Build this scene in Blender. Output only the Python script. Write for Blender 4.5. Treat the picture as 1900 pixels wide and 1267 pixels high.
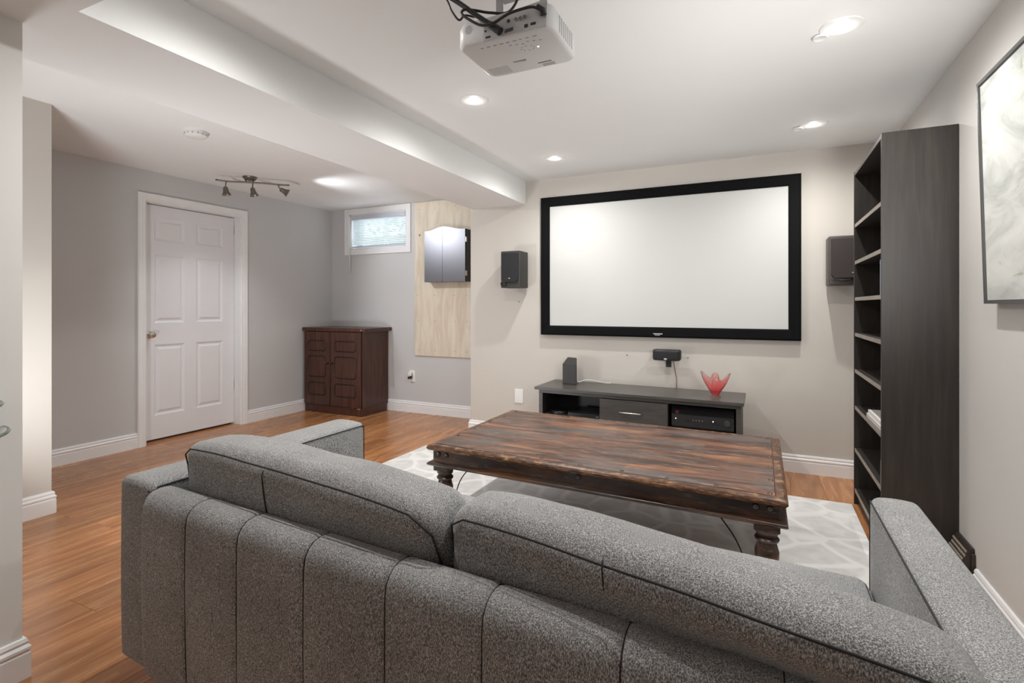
import bpy, bmesh, math, random
from mathutils import Vector, Matrix, noise
random.seed(7)
PI = math.pi
for o in list(bpy.data.objects): bpy.data.objects.remove(o)
scene = bpy.context.scene
COL = scene.collection

# ---------------------------------------------------------------- camera
FPX = 968.7
cam_d = bpy.data.cameras.new('camera'); cam = bpy.data.objects.new('camera', cam_d); COL.objects.link(cam)
cam_d.sensor_fit = 'HORIZONTAL'; cam_d.sensor_width = 36.0
cam_d.lens = FPX / 1900 * 36.0
cam_d.shift_y = -(633.5 - 568.5) / 1900
cam_d.clip_start = 0.02
cam.location = (0, 0, 1.18); cam.rotation_euler = (PI/2, 0, 0.4452)
scene.camera = cam

# ---------------------------------------------------------------- light levels
scene.view_settings.view_transform = 'Standard'
scene.view_settings.look = 'None'
scene.view_settings.gamma = 1.0
scene.view_settings.use_curve_mapping = False
scene.view_settings.exposure = 0.07
POT_SPOT = 42.0      # downward cone of a recessed lamp (W)
POT_GLOW = 0.12      # sideways spill of the lamp face
REAR_FILL = 16.0    # fill lights added out of view in the rear part
TRACK = 14.0
SKY = 2.5
FLASH = 8.0  # fill light added for the raised ceiling
FILL_LEFT = 18.0  # fill light added for the left ceiling
DAY = 1.5
world = bpy.data.worlds.new('daylight'); scene.world = world; world.use_nodes = True
wn = world.node_tree.nodes; wn['Background'].inputs[0].default_value = (0.86, 0.95, 1.0, 1); wn['Background'].inputs[1].default_value = SKY

def lamp(name, kind, loc, energy, col=(1, 1, 1), **kw):
    d = bpy.data.lights.new(name, kind); d.energy = energy; d.color = col
    for k, v in kw.items():
        if k != 'rot' and k != 'aim': setattr(d, k, v)
    o = bpy.data.objects.new(name, d); COL.objects.link(o); o.location = loc
    if 'aim' in kw: o.rotation_euler = Vector(kw['aim']).to_track_quat('-Z', 'Y').to_euler()
    return o

# two area lights added outside the frame to brighten the ceilings
lamp('ceiling_fill', 'AREA', (0.60, 0.85, 1.30), FLASH, (1.0, 0.985, 0.96), shape='DISK', size=0.35, spread=math.radians(78), aim=(-1.15, 2.6, 0.95))
lamp('ceiling_fill_left', 'AREA', (-2.95, 0.90, 0.45), FILL_LEFT, (0.95, 0.975, 1.0), shape='DISK', size=0.4, spread=math.radians(150), aim=(0.0, 1.6, 1.15))
# daylight of the window well, between pane and blind
lamp('window_daylight', 'AREA', (-4.0, 4.78+0.11, 2.06), DAY, (0.80, 0.90, 1.0), shape='RECTANGLE', size=0.74, size_y=0.34, aim=(0, -1, -0.05))

# ---------------------------------------------------------------- materials
def new_mat(name):
    m = bpy.data.materials.new(name); m.use_nodes = True
    nt = m.node_tree; return m, nt, nt.nodes['Principled BSDF']
def N(nt, t, **kw):
    n = nt.nodes.new(t)
    for k, v in kw.items():
        if isinstance(k, str) and hasattr(n, k): setattr(n, k, v)
    return n
def ramp(nt, fac, stops):
    r = nt.nodes.new('ShaderNodeValToRGB'); e = r.color_ramp.elements
    while len(e) < len(stops): e.new(0.5)
    for i, (p, c) in enumerate(stops): e[i].position = p; e[i].color = (*c, 1) if len(c) == 3 else c
    nt.links.new(fac, r.inputs[0]); return r.outputs[0]
def coords(nt, scale=(1, 1, 1), kind='Object', rnd=False):
    tc = nt.nodes.new('ShaderNodeTexCoord'); mp = nt.nodes.new('ShaderNodeMapping'); mp.inputs['Scale'].default_value = scale
    src = tc.outputs[kind]
    if rnd:
        oi = nt.nodes.new('ShaderNodeObjectInfo'); ad = nt.nodes.new('ShaderNodeVectorMath'); ad.operation = 'MULTIPLY_ADD'
        nt.links.new(oi.outputs['Random'], ad.inputs[0]); ad.inputs[1].default_value = (37, 53, 11); nt.links.new(src, ad.inputs[2]); src = ad.outputs[0]
    nt.links.new(src, mp.inputs[0]); return mp.outputs[0]
def noise_t(nt, vec, scale, detail=3, rough=0.5, dist=0.0):
    n = nt.nodes.new('ShaderNodeTexNoise'); nt.links.new(vec, n.inputs['Vector'])
    n.inputs['Scale'].default_value = scale; n.inputs['Detail'].default_value = detail; n.inputs['Roughness'].default_value = rough; n.inputs['Distortion'].default_value = dist
    return n.outputs[0]
def mix(nt, fac, a, b, mode='MIX'):
    m = nt.nodes.new('ShaderNodeMix'); m.data_type = 'RGBA'; m.blend_type = mode
    for s, v in ((0, fac), (6, a), (7, b)):
        if hasattr(v, 'is_output') or isinstance(v, bpy.types.NodeSocket): nt.links.new(v, m.inputs[s])
        elif s == 0: m.inputs[0].default_value = v
        else: m.inputs[s].default_value = (*v, 1)
    return m.outputs[2]
def bump(nt, b, h, strength=0.2, dist=0.002):
    n = nt.nodes.new('ShaderNodeBump'); n.inputs['Strength'].default_value = strength; n.inputs['Distance'].default_value = dist
    nt.links.new(h, n.inputs['Height']); nt.links.new(n.outputs[0], b.inputs['Normal'])
def plain(name, col, rough=0.5, metal=0.0, spec=0.5, tex=0.0, tscale=8, bmp=0.0, bscale=200, coat=0.0):
    m, nt, b = new_mat(name)
    b.inputs['Base Color'].default_value = (*col, 1); b.inputs['Roughness'].default_value = rough
    b.inputs['Metallic'].default_value = metal; b.inputs['Specular IOR Level'].default_value = spec; b.inputs['Coat Weight'].default_value = coat
    v = coords(nt)
    if tex:
        n = noise_t(nt, v, tscale, 4)
        c = ramp(nt, n, [(0.3, tuple(max(0, x*(1-tex)) for x in col)), (0.7, tuple(min(1, x*(1+tex)) for x in col))])
        nt.links.new(c, b.inputs['Base Color'])
    if bmp: bump(nt, b, noise_t(nt, v, bscale, 2), bmp, 0.001)
    return m
def emit(name, col, s):
    m, nt, b = new_mat(name); b.inputs['Base Color'].default_value = (*col, 1)
    b.inputs['Emission Color'].default_value = (*col, 1); b.inputs['Emission Strength'].default_value = s; return m
def wood(name, stops, scale=(1, 12, 12), nscale=3, rough=0.35, detail=5, rnd=False, bmp=0.15, coat=0.0, dist=0.6, rrange=0.1):
    m, nt, b = new_mat(name); v = coords(nt, scale, rnd=rnd)
    n = noise_t(nt, v, nscale, detail, 0.6, dist)
    c = ramp(nt, n, stops)
    if rnd:
        oi = nt.nodes.new('ShaderNodeObjectInfo')
        f = ramp(nt, oi.outputs['Random'], [(0, (0.80, 0.80, 0.80)), (1, (1.12, 1.08, 1.04))])
        c = mix(nt, 1.0, c, f, 'MULTIPLY')
    nt.links.new(c, b.inputs['Base Color'])
    r = nt.nodes.new('ShaderNodeMapRange'); nt.links.new(n, r.inputs[0]); r.inputs[3].default_value = rough - rrange/2; r.inputs[4].default_value = rough + rrange
    nt.links.new(r.outputs[0], b.inputs['Roughness']); b.inputs['Coat Weight'].default_value = coat; b.inputs['Coat Roughness'].default_value = 0.25
    if bmp: bump(nt, b, n, bmp, 0.001)
    return m

WALL = plain('wall_paint_greige', (0.60, 0.565, 0.52), 0.62, spec=0.3, tex=0.015, tscale=2, bmp=0.05, bscale=350)
WALLG = plain('wall_paint_grey', (0.60, 0.60, 0.60), 0.6, spec=0.35, tex=0.015, tscale=2, bmp=0.05, bscale=350)
CEIL = plain('ceiling_paint', (0.875, 0.885, 0.885), 0.7, spec=0.2, tex=0.01, tscale=2, bmp=0.05, bscale=300)
TRIMW = plain('white_trim_paint', (0.86, 0.86, 0.865), 0.35, tex=0.01)
DOORW = plain('white_door_paint', (0.80, 0.80, 0.82), 0.42, tex=0.01, bmp=0.03)
PLANK = wood('laminate_floor', [(0.25, (0.24, 0.088, 0.030)), (0.45, (0.40, 0.170, 0.065)), (0.6, (0.52, 0.250, 0.105)), (0.8, (0.60, 0.315, 0.15))], (9, 0.8, 1), 2.2, 0.24, rnd=True, bmp=0.04, rrange=0.1)
SUBF = plain('floor_underlay', (0.10, 0.05, 0.025), 0.8)
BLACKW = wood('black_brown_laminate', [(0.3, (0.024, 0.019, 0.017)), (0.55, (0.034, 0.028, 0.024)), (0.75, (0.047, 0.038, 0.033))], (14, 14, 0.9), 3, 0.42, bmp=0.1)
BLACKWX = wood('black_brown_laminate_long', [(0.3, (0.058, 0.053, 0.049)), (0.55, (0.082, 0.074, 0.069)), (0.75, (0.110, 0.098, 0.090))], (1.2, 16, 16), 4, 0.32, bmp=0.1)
EDGEW = wood('pale_shelf_edge', [(0.3, (0.20, 0.165, 0.14)), (0.7, (0.34, 0.30, 0.26))], (10, 2, 10), 6, 0.4, bmp=0.05)  # front strips paler than the shelf boards
MAHOG = wood('red_brown_cabinet', [(0.3, (0.036, 0.012, 0.008)), (0.5, (0.066, 0.023, 0.014)), (0.75, (0.120, 0.046, 0.026))], (16, 16, 1.0), 3, 0.3, bmp=0.05)
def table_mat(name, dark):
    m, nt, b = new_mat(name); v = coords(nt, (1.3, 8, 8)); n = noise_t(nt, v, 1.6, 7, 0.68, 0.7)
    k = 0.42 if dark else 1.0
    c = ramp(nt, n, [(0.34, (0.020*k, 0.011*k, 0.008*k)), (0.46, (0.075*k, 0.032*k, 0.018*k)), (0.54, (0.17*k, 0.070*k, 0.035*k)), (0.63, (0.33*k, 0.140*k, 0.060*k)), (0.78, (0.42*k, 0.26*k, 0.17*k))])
    v2 = coords(nt, (1.6, 4.5, 4.5)); n2 = noise_t(nt, v2, 1.5, 4, 0.55, 0.4)
    g = ramp(nt, n2, [(0.47, (0, 0, 0)), (0.62, (0.85, 0.85, 0.85))])
    c2 = mix(nt, g, c, (0.10*k, 0.088*k, 0.084*k))
    v3 = coords(nt, (4, 34, 34)); n3 = noise_t(nt, v3, 3, 4)
    s_ = ramp(nt, n3, [(0.60, (0, 0, 0)), (0.70, (0.65, 0.65, 0.65))])
    c3 = mix(nt, s_, c2, (0.40*k, 0.30*k, 0.23*k))
    nt.links.new(c3, b.inputs['Base Color'])
    r = ramp(nt, n2, [(0.3, (0.26,)*3), (0.7, (0.42,)*3)]); nt.links.new(r, b.inputs['Roughness']); b.inputs['Specular IOR Level'].default_value = 0.6
    bump(nt, b, n3, 0.2, 0.001); return m
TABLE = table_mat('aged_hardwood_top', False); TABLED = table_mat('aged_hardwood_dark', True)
def edge_mat():
    m, nt, b = new_mat('worn_rim_hardwood'); v = coords(nt, (6, 6, 30)); n = noise_t(nt, v, 4, 5, 0.7)
    c = ramp(nt, n, [(0.35, (0.03, 0.013, 0.007)), (0.5, (0.10, 0.042, 0.020)), (0.60, (0.24, 0.115, 0.05)), (0.74, (0.50, 0.36, 0.20))])
    nt.links.new(c, b.inputs['Base Color']); b.inputs['Roughness'].default_value = 0.33; return m
RIM = edge_mat()
def fabric(name, lo, mid, hi, st=(1, 1, 0.45), sc=520):
    m, nt, b = new_mat(name); v = coords(nt, st); n = noise_t(nt, v, sc, 2, 0.6)
    c = ramp(nt, n, [(0.36, lo), (0.5, mid), (0.66, hi)])
    v2 = coords(nt); n2 = noise_t(nt, v2, 5, 3); f = ramp(nt, n2, [(0.3, (0.86,)*3), (0.7, (1.08,)*3)])
    nt.links.new(mix(nt, 1.0, c, f, 'MULTIPLY'), b.inputs['Base Color'])
    b.inputs['Roughness'].default_value = 0.85; b.inputs['Sheen Weight'].default_value = 0.35; b.inputs['Sheen Roughness'].default_value = 0.4
    b.inputs['Specular IOR Level'].default_value = 0.25
    bump(nt, b, n, 0.55, 0.0012); return m
FAB = fabric('grey_tweed', (0.100, 0.100, 0.103), (0.265, 0.265, 0.268), (0.62, 0.62, 0.62))
FABB = FAB
PIPE = plain('charcoal_piping', (0.022, 0.022, 0.024), 0.8)
def rug_mat():
    m, nt, b = new_mat('pale_patterned_pile'); v = coords(nt, (1, 1, 1))
    wv = nt.nodes.new('ShaderNodeVectorMath'); wv.operation = 'MULTIPLY_ADD'
    nz = nt.nodes.new('ShaderNodeTexNoise'); nt.links.new(v, nz.inputs['Vector']); nz.inputs['Scale'].default_value = 3
    nt.links.new(nz.outputs['Color'], wv.inputs[0]); wv.inputs[1].default_value = (0.12, 0.12, 0); nt.links.new(v, wv.inputs[2])
    vo = nt.nodes.new('ShaderNodeTexVoronoi'); vo.feature = 'DISTANCE_TO_EDGE'; vo.inputs['Scale'].default_value = 4.2; nt.links.new(wv.outputs[0], vo.inputs['Vector'])
    n = noise_t(nt, v, 14, 4)
    base = ramp(nt, n, [(0.3, (0.66, 0.64, 0.63)), (0.7, (0.80, 0.78, 0.77))])
    ln = ramp(nt, vo.outputs['Distance'], [(0.03, (1, 1, 1)), (0.09, (0, 0, 0))])
    nt.links.new(mix(nt, ln, base, (0.88, 0.87, 0.85)), b.inputs['Base Color'])
    b.inputs['Roughness'].default_value = 0.95; b.inputs['Sheen Weight'].default_value = 0.3
    bump(nt, b, noise_t(nt, v, 180, 2), 0.5, 0.003); return m
RUG = rug_mat()
def ply_mat():
    m, nt, b = new_mat('birch_plywood'); v = coords(nt, (5, 5, 0.9)); n = noise_t(nt, v, 2.2, 4, 0.55, 1.2)
    c = ramp(nt, n, [(0.3, (0.62, 0.52, 0.40)), (0.55, (0.72, 0.64, 0.52)), (0.75, (0.78, 0.72, 0.61))])
    v2 = coords(nt, (1, 1, 0.7)); vo = nt.nodes.new('ShaderNodeTexVoronoi'); vo.inputs['Scale'].default_value = 5.5; nt.links.new(v2, vo.inputs['Vector'])
    k = ramp(nt, vo.outputs['Distance'], [(0.035, (1, 1, 1)), (0.075, (0, 0, 0))])
    nt.links.new(mix(nt, k, c, (0.20, 0.11, 0.05)), b.inputs['Base Color']); b.inputs['Roughness'].default_value = 0.6; return m
PLY = ply_mat()
GLOSSB = plain('dark_brushed_metal', (0.22, 0.22, 0.24), 0.38, metal=1.0)
BLACKP = plain('black_plastic', (0.020, 0.020, 0.021), 0.4, tex=0.05)
BLACKV = plain('black_vinyl_cabinet', (0.040, 0.039, 0.037), 0.5, tex=0.1, tscale=30, bmp=0.1)
GRILLE = plain('black_grille_cloth', (0.022, 0.022, 0.026), 0.9, bmp=0.4, bscale=900)
BROWNV = plain('brown_black_vinyl', (0.060, 0.050, 0.046), 0.45, tex=0.1, tscale=30)
BGRILLE = plain('brown_black_grille_cloth', (0.040, 0.030, 0.029), 0.85, bmp=0.4, bscale=900)
VELVET = plain('black_screen_velvet', (0.005, 0.005, 0.006), 0.8, spec=0.12, tex=0.1)
SCREEN = plain('projection_screen_fabric', (0.60, 0.605, 0.595), 0.8, spec=0.15)
SILVER = plain('silver_badge', (0.8, 0.8, 0.8), 0.3, metal=0.6)
STEEL = plain('brushed_steel', (0.62, 0.60, 0.58), 0.3, metal=1.0)
NICKEL = plain('satin_nickel', (0.55, 0.50, 0.42), 0.25, metal=1.0)
BRONZE = plain('dark_bronze', (0.20, 0.18, 0.15), 0.4, metal=0.8)
IRON = plain('dark_iron_stud', (0.10, 0.09, 0.08), 0.4, metal=0.9)
DARKMETAL = plain('dark_metal_grille', (0.05, 0.04, 0.034), 0.4, metal=0.3)
BRUSHB = plain('brushed_black_panel', (0.040, 0.040, 0.042), 0.4, metal=0.4)
WPLAS = plain('white_plastic', (0.82, 0.82, 0.81), 0.4)
PROJW = plain('white_projector_shell', (0.70, 0.70, 0.705), 0.4)
GREYP = plain('grey_print', (0.16, 0.16, 0.16), 0.6)
VGREY = plain('vent_grey', (0.42, 0.42, 0.43), 0.6)
GOLD = plain('gold_jack', (0.42, 0.41, 0.38), 0.3, metal=0.8)
CABLE = plain('black_cable_rubber', (0.018, 0.018, 0.018), 0.35)
COPPER = plain('copper_speaker_wire', (0.32, 0.13, 0.07), 0.4)
WCABLE = plain('white_cable', (0.85, 0.85, 0.85), 0.4)
LAMPFACE = emit('lit_lamp_face', (1.0, 0.98, 0.94), 30)
TRACKFACE = emit('lit_track_bulb', (1.0, 0.98, 0.95), 3.0)
REDLED = emit('red_display_segments', (0.6, 0.03, 0.03), 0.25)
WHITELED = emit('white_indicator', (1, 1, 1), 2.5)
def slat_mat():
    m, nt, b = new_mat('blind_slat_vinyl'); b.inputs['Base Color'].default_value = (0.86, 0.88, 0.88, 1); b.inputs['Roughness'].default_value = 0.5
    tr = nt.nodes.new('ShaderNodeBsdfTranslucent'); tr.inputs[0].default_value = (0.85, 0.92, 0.90, 1)
    mx = nt.nodes.new('ShaderNodeMixShader'); mx.inputs[0].default_value = 0.25
    nt.links.new(b.outputs[0], mx.inputs[1]); nt.links.new(tr.outputs[0], mx.inputs[2]); nt.links.new(mx.outputs[0], nt.nodes['Material Output'].inputs[0]); return m
SLAT = slat_mat()
VALANCE = plain('blind_headrail', (0.62, 0.65, 0.72), 0.45)
def glass(name, col, rough=0.02, ior=1.5, trans=1.0):
    m, nt, b = new_mat(name); b.inputs['Base Color'].default_value = (*col, 1); b.inputs['Transmission Weight'].default_value = trans
    b.inputs['Roughness'].default_value = rough; b.inputs['IOR'].default_value = ior; return m
PANE = glass('window_pane_glass', (0.97, 1.0, 0.99))
SHELFG = glass('shelf_glass', (0.85, 0.93, 0.90))
SHELFE = glass('shelf_glass_edge', (0.25, 0.33, 0.29), 0.15, trans=0.5)
def vase_mat():
    m, nt, b = new_mat('cranberry_glass'); v = coords(nt)
    sep = nt.nodes.new('ShaderNodeSeparateXYZ'); nt.links.new(v, sep.inputs[0])
    c = ramp(nt, sep.outputs['Z'], [(0.0, (1.0, 0.72, 0.68)), (0.03, (0.95, 0.22, 0.24)), (0.09, (0.97, 0.45, 0.44)), (0.15, (0.98, 0.66, 0.63))])
    nt.links.new(c, b.inputs['Base Color']); b.inputs['Transmission Weight'].default_value = 0.85; b.inputs['Roughness'].default_value = 0.04; b.inputs['IOR'].default_value = 1.35; return m
VASE = vase_mat()
def art_mat():
    m, nt, b = new_mat('abstract_landscape_paint'); v = coords(nt, (1, 1.6, 3.2)); n = noise_t(nt, v, 1.7, 7, 0.6, 1.2)
    c = ramp(nt, n, [(0.3, (0.34, 0.35, 0.34)), (0.43, (0.50, 0.515, 0.49)), (0.56, (0.64, 0.65, 0.62)), (0.75, (0.74, 0.74, 0.72))])
    v2 = coords(nt, (1, 3.2, 7)); n2 = noise_t(nt, v2, 2.3, 3, 0.5, 0.8); g = ramp(nt, n2, [(0.70, (0, 0, 0)), (0.76, (0.6,)*3)])
    nt.links.new(mix(nt, g, c, (0.28, 0.31, 0.20)), b.inputs['Base Color']); b.inputs['Roughness'].default_value = 0.6
    bump(nt, b, n, 0.3, 0.003); return m
ART = art_mat()
FRAMEG = plain('charcoal_picture_frame', (0.08, 0.08, 0.08), 0.4)
LAWN = plain('window_well_greenery', (0.12, 0.22, 0.08), 0.9, tex=0.5, tscale=6)
GRAVEL = plain('window_well_wall', (0.42, 0.42, 0.40), 0.9, tex=0.2, tscale=8)

# ---------------------------------------------------------------- geometry helpers
XF = None                      # optional shape function applied to world points before linking
def root_off(o):
    v = Vector((0, 0, 0))
    while o is not None: v = v + o.location; o = o.parent
    return v
def obj(name, bm, mat, parent=None, smooth=False, auto=None, local=False, label=None):
    me = bpy.data.meshes.new(name)
    if XF:
        for v in bm.verts: v.co = XF(v.co)
    if parent is not None and not local:
        d = root_off(parent)
        for v in bm.verts: v.co -= d
    bmesh.ops.recalc_face_normals(bm, faces=bm.faces)
    if smooth:
        for f in bm.faces: f.smooth = True
    bm.to_mesh(me); bm.free()
    if isinstance(mat, (list, tuple)):
        for m in mat: me.materials.append(m)
    else: me.materials.append(mat)
    if smooth and auto is not None:
        try: me.set_sharp_from_angle(angle=math.radians(auto))
        except Exception: pass
    o = bpy.data.objects.new(name, me); COL.objects.link(o)
    if parent is not None: o.parent = parent
    if label: o['label'] = label
    return o
def tag(o, label=None, cat=None, group=None, kind=None):
    if label: o['label'] = label
    if cat: o['category'] = cat
    if group: o['group'] = group
    if kind: o['kind'] = kind
    return o
def thing(name, label, cat, loc=(0, 0, 0), group=None):
    loc = Vector(loc)
    if XF: loc = XF(loc)
    o = bpy.data.objects.new(name, None); COL.objects.link(o); o.location = loc; o.empty_display_size = 0.1
    return tag(o, label, cat, group)
def single(name, bm, mat, label, cat, group=None, smooth=False, auto=None):   # a thing that is one mesh, origin at its base centre
    if XF:
        for v in bm.verts: v.co = XF(v.co)
    xs = [v.co.x for v in bm.verts]; ys = [v.co.y for v in bm.verts]; zs = [v.co.z for v in bm.verts]
    c = Vector(((min(xs)+max(xs))/2, (min(ys)+max(ys))/2, min(zs)))
    for v in bm.verts: v.co -= c
    global_x = globals()['XF']; globals()['XF'] = None
    o = obj(name, bm, mat, None, smooth, auto); globals()['XF'] = global_x
    o.location = c; return tag(o, label, cat, group)
def struct(name, bm, mat, parent=None, smooth=False, auto=None, label=None):
    o = obj(name, bm, mat, parent, smooth, auto)
    if parent is None: o['kind'] = 'structure'
    if label: o['label'] = label
    return o
def copy_tree(o, loc, label=None, group=None):
    r = o.copy(); COL.objects.link(r); r.location = loc
    if label: r['label'] = label
    if group: r['group'] = group
    for ch in o.children:
        c = ch.copy(); COL.objects.link(c); c.parent = r
        for g in ch.children:
            d = g.copy(); COL.objects.link(d); d.parent = c
    return r
def box(bm, x0, x1, y0, y1, z0, z1, bev=0.0, seg=1):
    r = bmesh.ops.create_cube(bm, size=1.0); vs = r['verts']
    for v in vs:
        v.co = Vector((x0 + (v.co.x+0.5)*(x1-x0), y0 + (v.co.y+0.5)*(y1-y0), z0 + (v.co.z+0.5)*(z1-z0)))
    if bev:
        es = list({e for v in vs for e in v.link_edges})
        bmesh.ops.bevel(bm, geom=es, offset=bev, segments=seg, affect='EDGES', profile=0.5)
    return bm
def B(*a, **k): return box(bmesh.new(), *a, **k)
def tube(bm, pts, r, seg=8, closed=False, cap=True):
    pts = [Vector(p) for p in pts]; n = len(pts); rings = []
    up = Vector((0, 0, 1)); prev = None
    for i, p in enumerate(pts):
        if closed: t = pts[(i+1) % n] - pts[i-1]
        else: t = pts[min(i+1, n-1)] - pts[max(i-1, 0)]
        t.normalize()
        if prev is None:
            a = t.cross(up)
            if a.length < 1e-3: a = t.cross(Vector((1, 0, 0)))
        else: a = prev - t*prev.dot(t)
        a.normalize(); prev = a; b = t.cross(a)
        rr = r[i] if isinstance(r, (list, tuple)) else r
        rings.append([bm.verts.new(p + a*math.cos(2*PI*k/seg)*rr + b*math.sin(2*PI*k/seg)*rr) for k in range(seg)])
    m = n if closed else n-1
    for i in range(m):
        A, Bq = rings[i], rings[(i+1) % n]
        for k in range(seg): bm.faces.new((A[k], A[(k+1) % seg], Bq[(k+1) % seg], Bq[k]))
    if cap and not closed: bm.faces.new(rings[0][::-1]); bm.faces.new(rings[-1])
    return bm
def smooth_path(pts, n=8):
    P = [Vector(p) for p in pts]; P = [P[0]*2-P[1]] + P + [P[-1]*2-P[-2]]; out = []
    for i in range(1, len(P)-2):
        for k in range(n):
            t = k/n; a, b, c, d = P[i-1], P[i], P[i+1], P[i+2]
            out.append(0.5*((2*b) + (c-a)*t + (2*a-5*b+4*c-d)*t*t + (3*b-a-3*c+d)*t**3))
    out.append(P[-2]); return out
def lathe(bm, prof, c=(0, 0, 0), axis=(0, 0, 1), seg=24):
    q = Vector((0, 0, 1)).rotation_difference(Vector(axis).normalized()); c = Vector(c); rings = []
    for r, z in prof:
        if r < 1e-5: rings.append([bm.verts.new(c + q @ Vector((0, 0, z)))])
        else: rings.append([bm.verts.new(c + q @ Vector((r*math.cos(2*PI*k/seg), r*math.sin(2*PI*k/seg), z))) for k in range(seg)])
    for A, Bq in zip(rings, rings[1:]):
        for k in range(seg):
            k2 = (k+1) % seg
            if len(A) == 1 and len(Bq) == 1: continue
            if len(A) == 1: bm.faces.new((A[0], Bq[k], Bq[k2]))
            elif len(Bq) == 1: bm.faces.new((A[k], A[k2], Bq[0]))
            else: bm.faces.new((A[k], A[k2], Bq[k2], Bq[k]))
    return bm
def cyl(bm, c, r, h, axis=(0, 0, 1), seg=24): return lathe(bm, [(0, 0), (r, 0), (r, h), (0, h)], c, axis, seg)
def prism(bm, pts, f0, f1):     # polygon pts mapped by f0 and f1 (callables 2d -> 3d)
    a = [bm.verts.new(f0(p)) for p in pts]; b = [bm.verts.new(f1(p)) for p in pts]; n = len(pts)
    bm.faces.new(a[::-1]); bm.faces.new(b)
    for i in range(n): bm.faces.new((a[i], a[(i+1) % n], b[(i+1) % n], b[i]))
    return bm
def sweep2(bm, path, prof, closed, mp):   # path in 2d with left normals; prof [(offset, height)], mp(x, y, h) -> 3d
    P = [Vector(p) for p in path]; n = len(P); rings = []
    for i in range(n):
        def nrm(a, b): d = (b-a).normalized(); return Vector((-d.y, d.x))
        if closed or 0 < i < n-1:
            n1 = nrm(P[i-1], P[i]); n2 = nrm(P[i], P[(i+1) % n]); m = (n1+n2); m = m/(m.length_squared)*2 if m.length > 1e-6 else n1
        elif i == 0: m = nrm(P[0], P[1])
        else: m = nrm(P[-2], P[-1])
        rings.append([bm.verts.new(mp(P[i].x+m.x*o, P[i].y+m.y*o, h)) for o, h in prof])
    k = len(prof)
    for i in range(n if closed else n-1):
        A, Bq = rings[i], rings[(i+1) % n]
        for j in range(k): bm.faces.new((A[j], A[(j+1) % k], Bq[(j+1) % k], Bq[j]))
    if not closed: bm.faces.new(rings[0]); bm.faces.new(rings[-1][::-1])
    return bm
def rbox(bm, c, size, r, seg=(10, 10, 10), puff=(0, 0, 0), fn=None):   # rounded, puffed box
    h = Vector(size)/2; c = Vector(c); grid = {}
    def axis_pts(n, hh):
        ps = [-hh, -hh+r*0.12, -hh+r*0.4, -hh+r*0.75]; inner = [-hh+r + (2*hh-2*r)*i/n for i in range(n+1)]
        return ps + inner + [-p for p in reversed(ps)]
    ax = [axis_pts(seg[i], h[i]) for i in range(3)]
    L = [len(a) for a in ax]
    def vert(i, j, k):
        key = (i, j, k)
        if key in grid: return grid[key]
        p = Vector((ax[0][i], ax[1][j], ax[2][k]))
        q = Vector([max(-(h[t]-r), min(h[t]-r, p[t])) for t in range(3)]); d = p-q
        p2 = q + d.normalized()*r if d.length > 1e-9 else p
        a, b2, g = (p2[t]/h[t] for t in range(3))
        p3 = p2 + Vector((puff[0]*a*(1-b2*b2)*(1-g*g), puff[1]*b2*(1-a**4)*(1-g*g), puff[2]*g*(1-a**4)*(1-b2*b2)))
        if fn: p3 = fn(p3, (a, b2, g))
        v = bm.verts.new(c+p3); grid[key] = v; return v
    for i in range(L[0]-1):
        for j in range(L[1]-1):
            for k in (0, L[2]-1): bm.faces.new((vert(i, j, k), vert(i+1, j, k), vert(i+1, j+1, k), vert(i, j+1, k)))
    for i in range(L[0]-1):
        for k in range(L[2]-1):
            for j in (0, L[1]-1): bm.faces.new((vert(i, j, k), vert(i+1, j, k), vert(i+1, j, k+1), vert(i, j, k+1)))
    for j in range(L[1]-1):
        for k in range(L[2]-1):
            for i in (0, L[0]-1): bm.faces.new((vert(i, j, k), vert(i, j+1, k), vert(i, j+1, k+1), vert(i, j, k+1)))
    return bm

# ---------------------------------------------------------------- the room
XR, XL, YB, YW = 0.785, -4.70, 4.23, 4.78
ZM, ZL, ZS = 2.286, 2.335, 2.082
YREAR = -3.2
# floor of individual laminate planks running front to back
fl = struct('floor', B(XL-0.2, XR+0.1, YREAR, YW+0.1, -0.06, -0.012), SUBF)
pw = 0.192; rows = int((XR-XL+0.2)/pw)+1
proto = {}
for i in range(rows):
    x = XL-0.12 + i*pw; y = 0.35 - random.random()*1.2
    while y < YW:
        L = 1.29
        y1 = min(y+L, YW+0.01)
        if y1-y > 0.05 and y1 > 0.3:
            ln = round(y1-y, 3)
            if ln not in proto:
                me_o = obj('plank', box(bmesh.new(), 0.0004, pw-0.0004, 0.0004, ln-0.0004, -0.012, 0, bev=0.0007), PLANK, fl, local=True)
                proto[ln] = me_o; p = me_o
            else:
                p = proto[ln].copy(); COL.objects.link(p); p.parent = fl
            p.location = (x, y, 0)
        y = y1 if y1 < YW else YW+1
struct('floor_rear', B(XL-0.2, XR+0.1, YREAR, -0.86, -0.012, 0), PLANK)
# walls
struct('wall_back', B(-2.445, XR+0.12, YB, YB+0.6, 0, 2.5), WALL)
# alcove wall with window opening
wx0, wx1, wz0, wz1 = -4.42, -3.595, 1.855, 2.265
bm = bmesh.new()
box(bm, XL-0.2, wx0, YW, YW+0.25, 0, 2.5); box(bm, wx1, -2.445, YW, YW+0.25, 0, 2.5)
box(bm, wx0, wx1, YW, YW+0.25, 0, wz0); box(bm, wx0, wx1, YW, YW+0.25, wz1, 2.5)
struct('wall_alcove', bm, WALLG)
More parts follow.
